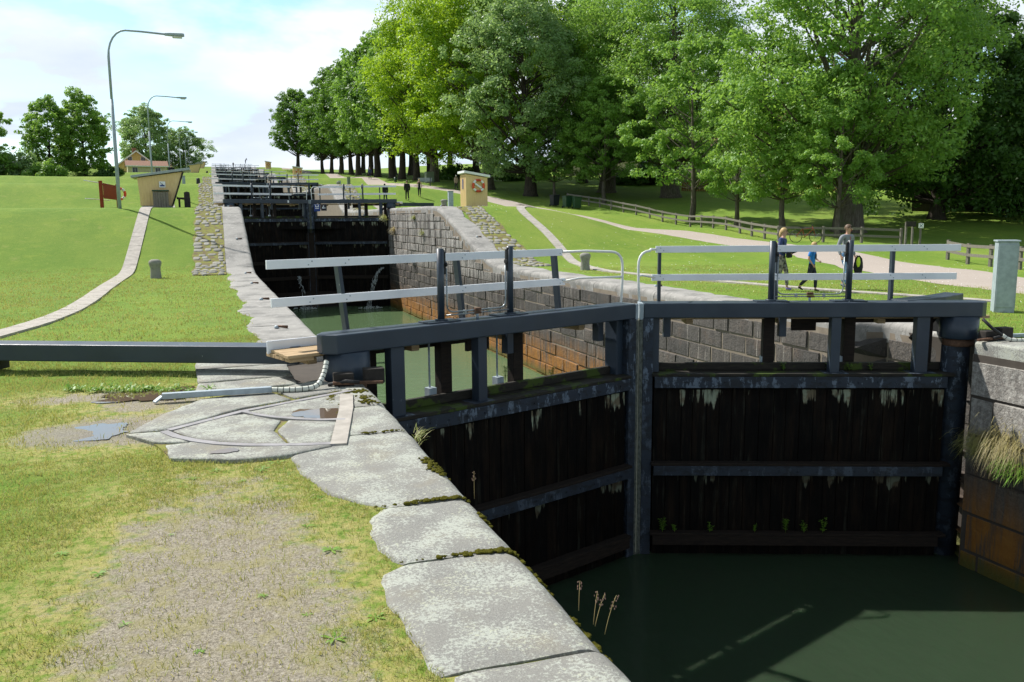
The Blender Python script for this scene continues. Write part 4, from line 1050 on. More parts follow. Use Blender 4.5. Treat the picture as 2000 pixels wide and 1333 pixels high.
# the avenue
av = [('lime', 24.6, 110.5), ('lime', 24.2, 118), ('lime', 24.4, 126), ('lime', 23.8, 135), ('lime', 24.2, 144), ('lime', 23.6, 153), ('lime', 23.8, 163), ('lime', 23.4, 174), ('lime', 23.0, 186), ('lime', 22.6, 199)]
ordn = ['first', 'second', 'third', 'fourth', 'fifth', 'sixth', 'seventh', 'eighth', 'ninth', 'last']
for i, (kd, x, y) in enumerate(av):
    plant(kd, x, y, '%s lime tree of the front avenue row, counted from the bench' % ordn[i], rg.uniform(.88, 1.02)*(1 if i < 8 else .86), i*1.9, GB, mat=('leaf_ash' if i in (1, 3) else None))
plant('lime', 17.8, 207, 'outermost lime tree at the far end of the avenue, against the sky', .92, 2.2, GB, .95)
av2 = [(33, 112), (32.5, 123), (32, 134), (31.5, 146), (31, 158), (30.5, 172), (30, 188)]
for i, (x, y) in enumerate(av2): plant('lime', x, y, '%s lime tree of the rear avenue row, counted from the bench' % ordn[i], rg.uniform(.92, 1.02), i*2.3+1, GB)
# left side
plant('loose', -26.2, 160, 'loose green alder, left half of the pair left of the lamp post', .80, .3, 'trees on the left skyline', mat='leaf_ash')
plant('loose', -21.4, 163, 'fuller green alder just left of the near lamp post', .86, 2.6, 'trees on the left skyline', mat='leaf_ash')
plant('broad', -15.5, 216, 'broad pale birch behind the yellow house', .92, .3, 'trees on the left skyline')
plant('broad', -7.5, 222, 'pale birch behind the row of lamp posts', .66, 2.3, 'trees on the left skyline')
plant('loose', -36.5, 155, 'dark tree cut off by the left edge of the view', .85, 1.2, 'trees on the left skyline')
def shrub(seed, x, y, R, h, label, mat='leaf_lime', group='bushes on the left skyline', lsize=.26, n=34):
    rg2 = np.random.default_rng(seed); t = thing('bush', label, 'bush', (x, y, ground_z(x, y)), 0, group); C = []; NN = []; mb = MB()
    for i in range(n):
        a = rg2.uniform(0, 6.28); q = rg2.uniform(0, 1)**.5; p = np.array([R*q*math.cos(a), R*.7*q*math.sin(a), h*rg2.uniform(.12, .9)*(1-.45*q*q)]); m = 170
        d = rg2.normal(size=(m, 3)); d /= np.linalg.norm(d, axis=1, keepdims=True)
        C.append(p+d*R*.26*rg2.uniform(.3, 1, (m, 1))); NN.append(d+rg2.normal(size=(m, 3))*.5+np.array([0, 0, .5]))
        if i % 4 == 0: mb.tube([(p[0]*.2, p[1]*.2, -.2), tuple(p*.7), tuple(p)], [.08, .04, .02], 5, caps=False)
    mb.build('stems', 'bark', t); V, F = leaf_cards(np.concatenate(C), np.concatenate(NN), lsize, rg2); arr_mesh('foliage', V, F, mat, t); return t
for i, (x, y, R, h, l, mt) in enumerate([(-33.5, 150, 4.2, 5.0, 'large light green bush at the far left skyline', 'leaf_ash'), (-29.5, 152, 3.6, 4.4, 'second light green bush from the left edge', 'leaf_willow'), (-25.5, 150, 3.2, 3.2, 'low spreading bush at the foot of the loose green alder', 'leaf_ash'), (-16.8, 158, 2.6, 2.8, 'dark rounded bush left of the yellow house', 'leaf_dark'), (-38.0, 148, 4, 4.5, 'bush under the tree cut off by the left edge', 'leaf_ash')]):
    shrub(30+i, x, y, R, h, l, mt)
for i, (x, y, R, h, l, mt) in enumerate([(47, 90, 3.5, 2.6, 'dark bush behind the pale ash trunk, at the house wall', 'leaf_dark'), (31, 113, 3.0, 1.7, 'low bush under the avenue near the bench', 'leaf_lime'), (38, 107, 4, 2.4, 'wide bush behind the yellow green maple', 'leaf_lime'), (66, 74, 4, 3.2, 'bush at the right end of the red fence', 'leaf_lime')]):
    shrub(50+i, x, y, R, h, l, mt, 'bushes in the park')
# a wooded skyline far behind
def woods(name, x0, y0, x1, y1, n, h, label, seed, mat='leaf_dark'):
    rg2 = np.random.default_rng(seed); C = []; NN = []
    for i in range(n):
        u = i/(n-1); x = x0+(x1-x0)*u; y = y0+(y1-y0)*u+rg2.uniform(-4, 4); z0 = float(terr(x, y)); hh = h*rg2.uniform(.6, 1.1)
        for q in range(7):
            p = np.array([x+rg2.normal()*3, y+rg2.normal()*3, z0+hh*rg2.uniform(.1, .85)]); m = 170; d = rg2.normal(size=(m, 3)); d /= np.linalg.norm(d, axis=1, keepdims=True)
            C.append(p+d*2.6*rg2.uniform(.4, 1, (m, 1))); NN.append(d+np.array([0, 0, .5]))
    V, F = leaf_cards(np.concatenate(C), np.concatenate(NN), .55, rg2); o = arr_mesh(name, V, F, mat); o['label'] = label; o['category'] = 'wood'; return stuff(o)
woods('far_wood', 62, 122, 110, 88, 20, 9, 'dark mass of trees closing the park behind the houses', 5)
woods('far_wood', 78, 62, 100, 20, 14, 8, 'dark mass of trees beyond the barn on the right', 6)
# ---------------------------------------------------------------- huts, lamps, furniture, houses
def panel_slats(parent, n, x0, x1, y, z0, ztop, name, mat): pass
def hut_right(x, y, label, sc=1.0, sign=True):
    t = thing('wooden_hut', label, 'hut', (x, y, ground_z(x, y)-.03), 0, 'small yellow wooden huts along the canal'); w, d = 1.25, 1.15
    b = MB(); n = 11
    zt = lambda xx: 1.86-.20*(xx/w)
    b.prism([(0, 0), (w, 0), (w, d), (0, d)], 0, .05)
    vs = [(0, 0, .05), (w, 0, .05), (w, d, .05), (0, d, .05), (0, 0, zt(0)), (w, 0, zt(w)), (w, d, zt(w)), (0, d, zt(0))]
    b.add(vs, [(0, 3, 2, 1), (4, 5, 6, 7), (0, 1, 5, 4), (1, 2, 6, 5), (2, 3, 7, 6), (3, 0, 4, 7)])
    b.build('wall', 'yellow_boards', t)
    for i in range(n):
        xx = w*i/(n-1); hh = zt(xx)-.01; pl = MB().box(max(0, xx-.022), min(w, xx+.022), -.018, -.001, .06, hh)
        if sc >= 1: pl.build('cover_strip', 'yellow_boards', t)
    if sc >= 1:
        for i in range(8): yy = .0+d*i/7; MB().box(-.018, -.001, yy-.02, yy+.02, .06, 1.84).build('cover_strip', 'yellow_boards', t)
    rf = MB(); a = .14; za, zb = 1.90+.02, 1.90-.20*(w+.16)/w
    vs = [(-a, -.14, za), (w+a, -.14, zb), (w+a, d+.14, zb), (-a, d+.14, za)]; vs = vs+[(p[0], p[1], p[2]+.13) for p in vs]
    rf.add(vs, [(0, 3, 2, 1), (4, 5, 6, 7), (0, 1, 5, 4), (1, 2, 6, 5), (2, 3, 7, 6), (3, 0, 4, 7)]); rf.build('roof', 'white_trim', t, .006)
    if sign:
        MB().box(-.032, -.019, .50, .66, 1.05, 1.6).build('blue_sign', 'sign_blue', t)
    return t
def buoy(loc, label, rz=0, r=.30, tilt=math.pi/2):
    t = thing('lifebuoy', label, 'lifebuoy', loc, rz, 'lifebuoys kept beside the locks')
    def seg(a0, a1, mat):
        pts = [(r*math.cos(a), 0, r*math.sin(a)) for a in np.linspace(a0, a1, 9)]; MB().tube(pts, .062, 10).build('ring_section', mat, t)
    for q in range(4):
        c = q*math.pi/2; seg(c-.42, c+.42, 'orange_red'); seg(c+.42, c+math.pi/2-.42, 'white_trim')
    for q in range(2): pass
    return t
h1 = hut_right(13.2, 46.6, 'yellow wooden hut with a white sloping roof and a lifebuoy on its front')
t = thing('lifebuoy', '', 'lifebuoy', (13.2+.70, 46.6-.085, ground_z(13.2, 46.6)+1.18), 0, 'lifebuoys kept beside the locks'); t['label'] = 'red and white lifebuoy on the front of the yellow hut on the right quay'
def ring(t, r=.31, sw=.5, s_=1.0):
    for q in range(4):
        c = q*math.pi/2
        for mat, a0, a1 in (('orange_red', c-sw, c+sw), ('white_trim', c+sw, c+math.pi/2-sw)):
            MB().tube([(r*math.cos(a), 0, r*math.sin(a)) for a in np.linspace(a0, a1, 9)], .066, 10).build('ring_section', mat, t)
ring(t)
MB().bar((-.20, -.02, .12), (.17, -.04, -.13), .06, .10).build('throw_line_pouch', 'white_trim', t, .02)
def text(parent, s, size, loc, rot, mat, name='lettering', ext=.002, align='CENTER'):
    cu = bpy.data.curves.new(name, 'FONT'); cu.body = s; cu.size = size; cu.extrude = ext; cu.align_x = align; cu.align_y = 'CENTER'; cu.materials.append(M[mat])
    tmp = bpy.data.objects.new('tmp', cu); COL.objects.link(tmp); dg = bpy.context.evaluated_depsgraph_get(); me = bpy.data.meshes.new_from_object(tmp.evaluated_get(dg)); bpy.data.objects.remove(tmp)
    if not me.materials: me.materials.append(M[mat])
    o = bpy.data.objects.new(name, me); COL.objects.link(o); o.parent = parent; o.location = loc; o.rotation_euler = rot; return o
text(t, 'AB', .10, (0, -.068, .31), (R_(90), 0, 0), 'sign_black'); text(t, 'GÖTA KANAL', .075, (0, -.068, -.31), (R_(90), 0, 0), 'sign_black')
hut_right(10.7, 132, 'second small yellow hut on the right quay, a lifebuoy on it', 1.0, False)
t = thing('lifebuoy', 'lifebuoy on the second yellow hut of the right quay', 'lifebuoy', (11.4, 131.9, ground_z(10.7, 132)+1.15), 0, 'lifebuoys kept beside the locks'); ring(t)
hut_right(10.7, 210, 'farthest and smallest yellow hut on the right quay', .9, False)
t = thing('lifebuoy', 'lifebuoy on the farthest yellow hut of the right quay', 'lifebuoy', (11.3, 209.9, ground_z(10.7, 210)+1.2), 0, 'lifebuoys kept beside the locks'); ring(t)
def hut_left(x, y, label, full=True):
    """side view: the wall leans outward to the open front on the right"""
    t = thing('slanting_hut', label, 'hut', (x, y, ground_z(x, y)-.03), 0, 'slanting yellow huts of the left quay'); d = 1.7
    prof = [(-.85, .12), (.50, .12), (1.05, 1.72), (-.95, 1.42)]
    vs = [(px, 0, pz) for px, pz in prof]+[(px, d, pz) for px, pz in prof]
    MB().add(vs, [(0, 1, 2, 3), (7, 6, 5, 4), (0, 4, 5, 1), (1, 5, 6, 2), (2, 6, 7, 3), (3, 7, 4, 0)]).build('wall', 'yellow_boards', t)
    if full:
        for i in range(12):
            xx = -.88+i*.135
            if xx < .5: z0 = .13
            else: z0 = .12+(xx-.5)*1.6/.55+.04
            z1 = 1.42+(xx+.95)*.15-.02
            if z1-z0 > .1: MB().box(xx, xx+.035, -.02, -.001, z0, z1).build('cover_strip', 'yellow_boards', t)
    MB().box(-.82, .48, .03, d-.03, -.1, .118).build('plinth', 'grey_trim', t)
    m4 = Matrix.Rotation(-math.atan(.15), 4, 'Y')
    MB().box(-1.22, 1.42, -.18, d+.18, 0, .11, Matrix.Translation((0, 0, 1.60)) @ m4).build('roof', 'grey_trim', t, .006)
    MB().bar((.55, -.03, .12), (1.10, -.03, 1.72), .05, .07).build('slanting_post', 'black_wood', t)
    if full:
        s_ = MB().box(.0, .28, -.035, -.021, .98, 1.26).build('sign_plate', 'sign_white', t)
        MB().prism([(.05, 1.03), (.23, 1.03), (.25, 1.09), (.17, 1.10), (.14, 1.17), (.11, 1.10), (.03, 1.09)], 0, .004, Matrix(((1, 0, 0, 0), (0, 0, -1, -.036), (0, 1, 0, 0), (0, 0, 0, 1)))).build('sign_emblem', 'sign_blue', s_)
        MB().bar((.04, -.042, 1.22), (.24, -.042, 1.03), .004, .018).build('sign_stroke', 'sign_black', s_)
    return t
hl = hut_left(-2.68, 44.2, 'yellow wooden hut with slanting right wall at the head of the slab path')
t = thing('board_bin', 'weathered grey board bin with a dark lid in front of the left hut', 'bin', (-2.62, 43.9, ground_z(-3.35, 43.9)-.02))
for i in range(6): MB().box(-.34+i*.115, -.24+i*.115, -.16, -.135, .0, .76-.02*(i % 2)).build('board', 'bleached_boards', t)
MB().box(-.33, .33, -.132, .18, 0, .74).build('bin_box', 'bleached_boards', t); MB().box(-.37, .37, -.2, .22, .775, .84).build('bin_lid', 'bin_green', t, .01)
t = thing('bench', 'small dark bench just right of the left hut', 'bench', (-1.62, 44.3, ground_z(-2.25, 44)-.02)); MB().box(-.32, .28, -.1, .5, .42, .5).build('seat', 'black_wood', t)
for a in (-.26, .2): MB().box(a, a+.08, 0, .4, 0, .418).build('leg', 'black_wood', t)
def bollard(x, y, h, r, mat, label, dark=False):
    o = MB().lathe([(0, h), (r*.55, h*.985), (r*.9, h*.92), (r*1.02, h*.82), (r*.95, h*.70), (r*.80, h*.56), (r*.78, h*.4), (r*.86, h*.15), (r*.92, -.15)] if not dark else [(0, h+.03), (r*.8, h), (r, h*.96), (r*1.05, 0)], n=18).build('bollard', mat)
    o.location = (x, y, ground_z(x, y)); tag(o, label, 'bollard', 'mooring bollards'); return o
bollard(-2.18, 31.1, .64, .205, 'cobble', 'grey stone bollard on the left lawn beyond the long arm')
bollard(12.75, 28.95, .64, .205, 'cobble', 'grey stone bollard with a round head on the right lawn, beside the slab path')
bollard(11.55, 45.2, .40, .19, 'cobble', 'short brownish stone bollard left of the yellow hut on the right')
bollard(11.3, 86.5, .42, .2, 'cobble', 'small stone bollard above the white rails of the second gate')
bollard(-1.45, 43.6, .72, .13, 'black_wood', 'tall dark post right of the left hut', True)
bollard(-1.75, 84.0, .55, .16, 'dark_iron', 'dark bollard on the lawn above and right of the left hut', True)
bollard(-1.9, 150, .5, .18, 'dark_iron', 'dark bollard halfway up the flight on the left', True)
bollard(-1.9, 170, .5, .18, 'dark_iron', 'dark bollard beside the second slanting hut', True)
bollard(14.5, 150, .6, .16, 'dark_iron', 'dark bollard right of the farther right hut', True)
hut_left(-3.9, 168, 'second slanting yellow hut, far up the left quay', False); hut_left(-3.6, 212, 'farthest slanting yellow hut, just right of the second one', False)
def cabinet(x, y, w, h, mat, label, rz=0, big=False):
    t = thing('power_cabinet', label, 'cabinet', (x, y, ground_z(x, y)-.02), rz, 'metal power cabinets')
    MB().box(-w/2, w/2, -w/2, w/2, 0, h).build('cabinet_body', mat, t, .006)
    MB().box(-w/2-.025, w/2+.025, -w/2-.03, w/2+.025, h+.003, h+.035).build('cabinet_lid', mat, t, .006)
    if big:
        MB().box(-w/2+.02, w/2-.02, -w/2-.012, -w/2-.002, .12, h-.05).build('cabinet_door', mat, t, .003)
        MB().box(w/2+.002, w/2+.012, -w/2+.02, w/2-.02, .10, h-.05).build('side_door', mat, t, .003)
    return t
cb_ = cabinet(14.85, 12.88, .36, 1.42, 'galvanised', 'tall galvanised cabinet beside the right end of the nearest gate', R_(-38), True)
st_ = MB().lathe([(0, 0), (.055, 0)], n=14).build('sticker', 'white_trim', cb_); st_.rotation_euler = (0, R_(90), 0); st_.location = (.195, -.02, 1.2)
st2 = MB().prism([(-.05, -.06), (.05, -.05), (.06, .05), (-.05, .06)], 0, .001).build('sticker', 'dark_iron', cb_); st2.rotation_euler = (0, R_(90), 0); st2.location = (.195, -.02, .88)
simple('sticker_orange', (.75, .35, .02), .5, .05)
st3 = MB().prism([(.033*math.cos(q), .033*math.sin(q)) for q in np.linspace(0, 5.3, 6)], .001, .002).build('sticker_mark', 'sticker_orange', st2)
cabinet(12.15, 46.1, .26, .86, 'galvanised', 'slim grey cabinet left of the yellow hut on the right')
cabinet(11.9, 83.5, .3, .72, 'box_green', 'small grey green cabinet on the lawn above the second gate')
cabinet(-3.0, 84.5, .26, .78, 'galvanised', 'slim grey cabinet right of the black clad walker on the left')
cabinet(12.2, 92.5, .3, .75, 'galvanised', 'slim cabinet farther up the right lawn')
cabinet(24.0, 100.8, .95, 1.25, 'box_green', 'square pale green transformer box under the avenue trees')
def lamp(x, y, h, label, rz=0):
    t = thing('street_lamp', label, 'street lamp', (x, y, ground_z(x, y)-.05), rz, 'lamp posts along the left lawn')
    MB().tube([(0, 0, 0), (0, 0, h*.62)], [.085, .068], 10).build('lower_pole', 'galvanised', t)
    P = [(0, 0, h*.60), (0, 0, h-1.15)]+[(.75*(1-math.cos(a)), 0, h-1.15+1.15*math.sin(a)) for a in np.linspace(.25, math.pi/2, 6)]+[(1.4, 0, h-.02), (2.4, 0, h-.09)]
    MB().tube(P, [.055]*2+[.042]*(len(P)-2), 8).build('curved_arm', 'galvanised', t)
    hd = MB(); hd.prism([(2.35, -.03), (2.60, -.11), (3.10, -.14), (3.17, -.08), (3.17, .08), (3.10, .14), (2.60, .11), (2.35, .03)], h-.15, h-.03); l = hd.build('lamp_head', 'galvanised', t, .02)
    MB().prism([(2.67, -.09), (3.07, -.11), (3.07, .11), (2.67, .09)], h-.23, h-.152).build('lamp_glass', 'lens', l, .02)
    return t
LP = [(-4.25, 42.0, 7.75), (-5.35, 80, 7.75), (-6.0, 122.5, 7.75), (-6.1, 162.5, 7.9), (-6.5, 203, 7.75), (-6.3, 219, 7.8), (-6.3, 285, 7.2)]
LN = ['tall grey lamp post in front of the red rack, the nearest of the row', 'second lamp post, rising behind the roof of the left hut', 'third lamp post along the left lawn', 'fourth lamp post along the left lawn', 'fifth lamp post along the left lawn', 'sixth lamp post along the left lawn', 'last and smallest lamp post on the skyline']
for (x, y, h), l in zip(LP, LN): lamp(x, y, h, l, R_(-3))
# red rack with rescue gear
t = thing('rescue_rack', 'red board rack on two posts behind the nearest lamp post', 'rack', (-5.1, 43.2, ground_z(-5.3, 43.2)), R_(86))
for xx in (0, 4.0): MB().box(xx-.07, xx+.07, -.07, .07, -.4, 1.22).build('rack_post', 'red_boards', t, .008)
for i in range(20): MB().box(.1+i*.19, .26+i*.19, -.09, -.072, .42, 1.12).build('slat', 'red_boards', t)
for z in (.5, 1.02): MB().box(.0, 4.0, -.07, -.03, z, z+.08).build('rail', 'red_boards', t)
b_ = thing('lifebuoy', 'faded lifebuoy hung on the right end of the red rack', 'lifebuoy', (-4.75, 47.2, ground_z(-5, 47.2)+.72), R_(8), 'lifebuoys kept beside the locks'); ring(b_, .27)
for i, (z, l) in enumerate(((1.18, 'upper white boat hook sticking out left of the red rack'), (.42, 'lower white boat hook sticking out left of the red rack'))):
    o = MB().tube([(-5.8, 43.4, ground_z(-5.3, 43.2)+z+(.06 if i == 0 else 0)), (-5.0, 45.2, ground_z(-5.3, 43.2)+z-.05)], .022, 8).build('boat_hook', 'white_pipe'); tag(o, l, 'boat hook', 'boat hooks on the red rack')
# signs on the second gate
g2 = bpy.data.objects
t = thing('gate_sign', 'blue square sign with a white emblem, hung from the second gate beam', 'sign', (TC+float(cx(53.2))+.22, 53.2+1.78, LV[1]+.02), -MA)
MB().box(0, .40, 0, .02, -.18, .28).build('sign_plate', 'sign_blue', t, .004)
em = MB()
for pts in ([(.08, .08), (.14, .08), (.14, .20), (.08, .23)], [(.26, .08), (.32, .08), (.32, .23), (.26, .20)], [(.14, .10), (.20, .07), (.26, .10), (.26, .15), (.20, .12), (.14, .15)]): em.prism(pts, 0, .004, Matrix(((1, 0, 0, 0), (0, 0, -1, -.003), (0, 1, 0, 0), (0, 0, 0, 1))))
em.box(.08, .32, -.007, -.003, -.02, .03).build('sign_emblem', 'sign_white', t)
MB().box(.02, .38, -.005, -.002, .255, .268).build('sign_border', 'sign_white', t)
t = thing('gate_sign', 'black square sign with a white figure and stroke, beside the blue sign', 'sign', (TC+float(cx(53.2))+.64, 53.2+1.64, LV[1]+.02), -MA)
MB().box(0, .36, 0, .02, -.14, .26).build('sign_plate', 'sign_black', t, .004)
MB().prism([(.08, .0), (.28, .0), (.30, .06), (.20, .07), (.20, .16), (.15, .2), (.12, .12), (.07, .06)], 0, .004, Matrix(((1, 0, 0, 0), (0, 0, -1, -.003), (0, 1, 0, 0), (0, 0, 0, 1)))).build('sign_figure', 'sign_white', t)
MB().bar((.05, -.009, .22), (.31, -.009, -.08), .004, .022).build('sign_stroke', 'sign_black', t)
o = MB().box(0, .10, 0, .006, 0, .14).build('number_plate', 'sign_white'); o.location = (3.95, 54.10, LV[1]+.37); o.rotation_euler = (0, 0, MA); tag(o, 'tiny white number plate on the left beam of the second gate', 'number plate')
# post and rail fence
def fence(pts, label, h=.86, rails=(.40, .78), sp_=2.3, mat='grey_wood'):
    t = thing('rail_fence', label, 'fence'); P = [Vector(p) for p in pts]; out = [P[0]]
    for a, b in zip(P, P[1:]):
        n = max(1, round((b-a).length/sp_)); out += [a+(b-a)*k/n for k in range(1, n+1)]
    zz = lambda p: ground_z(p.x, p.y)
    for p in out: MB().box(p.x-.06, p.x+.06, p.y-.06, p.y+.06, zz(p)-.3, zz(p)+h+.03).build('fence_post', mat, t, .006)
    for a, b in zip(out, out[1:]):
        for r in rails: MB().bar((a.x-.08, a.y, zz(a)+r), (b.x-.08, b.y, zz(b)+r), .03, .125).build('fence_rail', mat, t, .003)
fence([(31.6, 76), (32.5, 73), (33.0, 62), (33.2, 56), (31.5, 47), (30.2, 41.2), (32.0, 39.6), (35.2, 37.2)], 'weathered post and rail fence running along the far side of the path')
fence([(31.0, 29.9), (29.4, 26.2), (28.2, 22.5), (27.4, 18)], 'paler rail fence at the right edge, behind the tall grey cabinet')
o = MB().box(34.9, 35.55, 36.55, 36.60, ground_z(35, 36.6)+.98, ground_z(35, 36.6)+1.26).build('sign_board', 'black_wood')
t = thing('notice_board', 'dark notice board on two posts at the end of the fence', 'notice board'); o.parent = t
for xx in (34.95, 35.40): MB().box(xx, xx+.09, 36.62, 36.71, ground_z(xx, 36.6)-.2, ground_z(xx, 36.6)+1.22).build('board_post', 'grey_wood', t)
t = thing('pictogram_sign', 'small white sign with a crossed pictogram right of the dark notice board', 'sign', (35.85, 36.5, ground_z(35.8, 36.5)), R_(-30))
MB().box(-.05, .05, 0, .09, -.2, 1.22).build('sign_post', 'grey_wood', t); MB().box(-.13, .13, -.03, -.005, .92, 1.17).build('sign_plate', 'sign_white', t, .004)
MB().bar((-.08, -.034, .96), (.08, -.034, 1.13), .004, .03).build('sign_mark', 'sign_blue', t); MB().bar((-.08, -.040, 1.13), (.08, -.040, .96), .004, .02).build('sign_stroke', 'sign_black', t)
# bins
def wheelie(x, y, mat, label, rz):
    t = thing('wheelie_bin', label, 'wheelie bin', (x, y, ground_z(x, y)), rz, 'wheelie bins at the fence corner')
    vs = [(-.28, -.3, .08), (.28, -.3, .08), (.28, .3, .08), (-.28, .3, .08), (-.34, -.38, 1.0), (.34, -.38, 1.0), (.34, .36, 1.0), (-.34, .36, 1.0)]
    MB().add(vs, [(0, 3, 2, 1), (4, 5, 6, 7), (0, 1, 5, 4), (1, 2, 6, 5), (2, 3, 7, 6), (3, 0, 4, 7)]).build('bin_body', mat, t, .02)
    MB().prism([(-.38, -.43), (.38, -.43), (.38, .40), (-.38, .40)], 1.003, 1.06).build('bin_lid', mat, t, .02)
    for s_ in (-1, 1): MB().tube([(s_*.29, .3, .1), (s_*.35, .3, .1)], .1, 12).build('wheel', 'black_rubber', t)
wheelie(29.15, 73.2, 'bin_black', 'blue black wheelie bin, left of the two green ones', R_(10)); wheelie(29.5, 71.0, 'bin_green', 'green wheelie bin between the black bin and the other green bin', R_(8)); wheelie(30.0, 70.0, 'bin_green', 'green wheelie bin nearest the fence, largest in view', R_(-4))
t = thing('park_bench', 'pale park bench under the first big avenue tree', 'bench', (22.2, 95.6, ground_z(22.2, 95.6)), R_(-20))
for i in range(3): MB().box(-.8, .8, -.22+i*.14, -.1+i*.14, .44, .475).build('seat_slat', 'grey_trim', t)
for i in range(3): MB().box(-.8, .8, .24+i*.02, .27+i*.02, .55+i*.14, .66+i*.14).build('back_slat', 'grey_trim', t)
for xx in (-.7, .62): MB().bar((xx, -.2, .2), (xx, .2, .2), .08, .48).build('bench_leg', 'dark_iron', t); MB().bar((xx, .2, .2), (xx, .3, 1.0), .06, .05).build('back_support', 'dark_iron', t)
t = thing('litter_bin', 'small green litter bin beside the path under the avenue', 'bin', (21.9, 111, ground_z(21.9, 111))); MB().lathe([(0, .75), (.2, .75), (.18, .15), (0, .15)], n=12).build('bin_body', 'bin_green', t); MB().tube([(0, .2, 0), (0, .2, .9)], .03, 6).build('bin_post', 'dark_iron', t)
# bicycle against the fence
t = thing('bicycle', 'red and black bicycle leaning on the fence behind the woman', 'bicycle', (30.85, 39.65, ground_z(30.85, 39.65)), R_(-42)); 
for xx in (-.52, .52):
    w_ = MB().tube([(xx+.33*math.cos(a), 0, .34+.33*math.sin(a)) for a in np.linspace(0, 2*math.pi, 25)], .018, 6, caps=False).build('wheel', 'black_rubber', t)
    MB().tube([(xx, -.04, .34), (xx, .04, .34)], .03, 8).build('hub', 'galvanised', w_)
    for q in range(8): MB().tube([(xx, 0, .34), (xx+.32*math.cos(q*math.pi/4), 0, .34+.32*math.sin(q*math.pi/4))], .003, 4).build('spoke', 'galvanised', w_)
fr = MB()
for a, b in (((-.52, .34), (-.05, .3)), ((-.05, .3), (-.2, .78)), ((-.52, .34), (-.2, .74)), ((-.05, .3), (.36, .74)), ((-.2, .74), (.34, .8)), ((.52, .34), (.33, .92))): fr.tube([(a[0], 0, a[1]), (b[0], 0, b[1])], .017, 6)
fr.build('frame', 'red_boards', t); MB().box(-.33, -.08, -.06, .06, .84, .89).tube([(-.2, 0, .75), (-.2, 0, .85)], .014, 6).build('saddle', 'black_rubber', t, .02)
MB().tube([(.3, -.28, 1.0), (.36, 0, .95), (.3, .28, 1.0)], .014, 6).tube([(.33, 0, .9), (.35, 0, .96)], .02, 6).build('handlebar', 'dark_iron', t)
# ---- buildings
def window(par, x, z, w, h, y, glass='window_glass', cross=True):
    f = MB().box(x-w/2-.07, x+w/2+.07, y-.05, y-.004, z-h/2-.07, z+h/2+.07).build('window', 'white_trim', par)
    MB().box(x-w/2, x+w/2, y-.06, y-.052, z-h/2, z+h/2).build('pane', glass, f)
    if cross: MB().box(x-.02, x+.02, y-.07, y-.062, z-h/2, z+h/2).build('glazing_bar', 'white_trim', f)
def house(x, y, rz, w, d, hw, pitch, wall, roof, label, wins=(), gable_front=False, chimney=None, z=None, trim='white_trim', name='house', over=.35):
    t = thing(name, label, 'house' if name == 'house' else name.replace('_', ' '), (x, y, (ground_z(x, y) if z is None else z)-.3), rz)
    if gable_front:
        pr = [(-w/2, 0), (w/2, 0), (w/2, hw), (0, hw+pitch), (-w/2, hw)]; vs = [(px, 0, pz) for px, pz in pr]+[(px, d, pz) for px, pz in pr]
        MB().add(vs, [(0, 1, 2, 3, 4), (9, 8, 7, 6, 5)]+[(i, i+5, (i+1) % 5+5, (i+1) % 5) for i in range(5)]).build('wall', wall, t)
        L = math.hypot(w/2, pitch); k = over
        for s_ in (-1, 1):
            ex, ez = s_*(w/2+k), hw-pitch/(w/2)*k
            vs = [(0, -k, hw+pitch+.02), (ex, -k, ez+.02), (ex, d+k, ez+.02), (0, d+k, hw+pitch+.02)]; vs = vs+[(p[0], p[1], p[2]+.16) for p in vs]
            MB().add(vs, [(0, 3, 2, 1), (4, 5, 6, 7), (0, 1, 5, 4), (1, 2, 6, 5), (2, 3, 7, 6), (3, 0, 4, 7)]).build('roof', roof, t)
            MB().bar((0, -k-.03, hw+pitch+.06), (ex, -k-.03, ez+.06), .05, .24).build('barge_board', trim, t)
    else:
        pr = [(0, 0), (d, 0), (d, hw), (d/2, hw+pitch), (0, hw)]; vs = [(-w/2, py, pz) for py, pz in pr]+[(w/2, py, pz) for py, pz in pr]
        MB().add(vs, [(0, 4, 3, 2, 1), (5, 6, 7, 8, 9)]+[(i, (i+1) % 5, (i+1) % 5+5, i+5) for i in range(5)]).build('wall', wall, t)
        k = over
        for a in (0, 1):
            ey = -k if a == 0 else d+k; ez = hw-pitch/(d/2)*k
            vs = [(-w/2-k, d/2, hw+pitch+.02), (-w/2-k, ey, ez+.02), (w/2+k, ey, ez+.02), (w/2+k, d/2, hw+pitch+.02)]; vs = vs+[(p[0], p[1], p[2]+.16) for p in vs]
            MB().add(vs, [(0, 3, 2, 1), (4, 5, 6, 7), (0, 1, 5, 4), (1, 2, 6, 5), (2, 3, 7, 6), (3, 0, 4, 7)]).build('roof', roof, t)
        MB().box(-w/2-k, w/2+k, -k-.05, -k-.005, hw-pitch/(d/2)*k, hw-pitch/(d/2)*k+.2).build('eave_board', trim, t)
    for wx, wz, ww, wh in wins: window(t, wx, wz, ww, wh, 0)
    if chimney: MB().box(chimney[0]-.4, chimney[0]+.4, chimney[1]-.35, chimney[1]+.35, chimney[2]-1.2, chimney[2]).build('chimney', 'roof_tile', t)
    return t
yh = house(-15.2, 187, R_(8), 6.4, 9, 3.0, 2.5, 'pale_yellow_wall', 'roof_tile', 'yellow gabled house with a chimney, on the left skyline', [(-1.2, 4.0, .7, .8), (1.2, 4.0, .7, .8)], True, (-.2, 2, 6.3))
house(-12.9, 181, R_(8), 7.0, 3.4, 2.3, .9, 'cream_wall', 'roof_tile', 'low cream annexe with two windows in front of the yellow gabled house', [(-2.2, 1.5, .9, .9), (1.9, 1.5, .9, .9)])
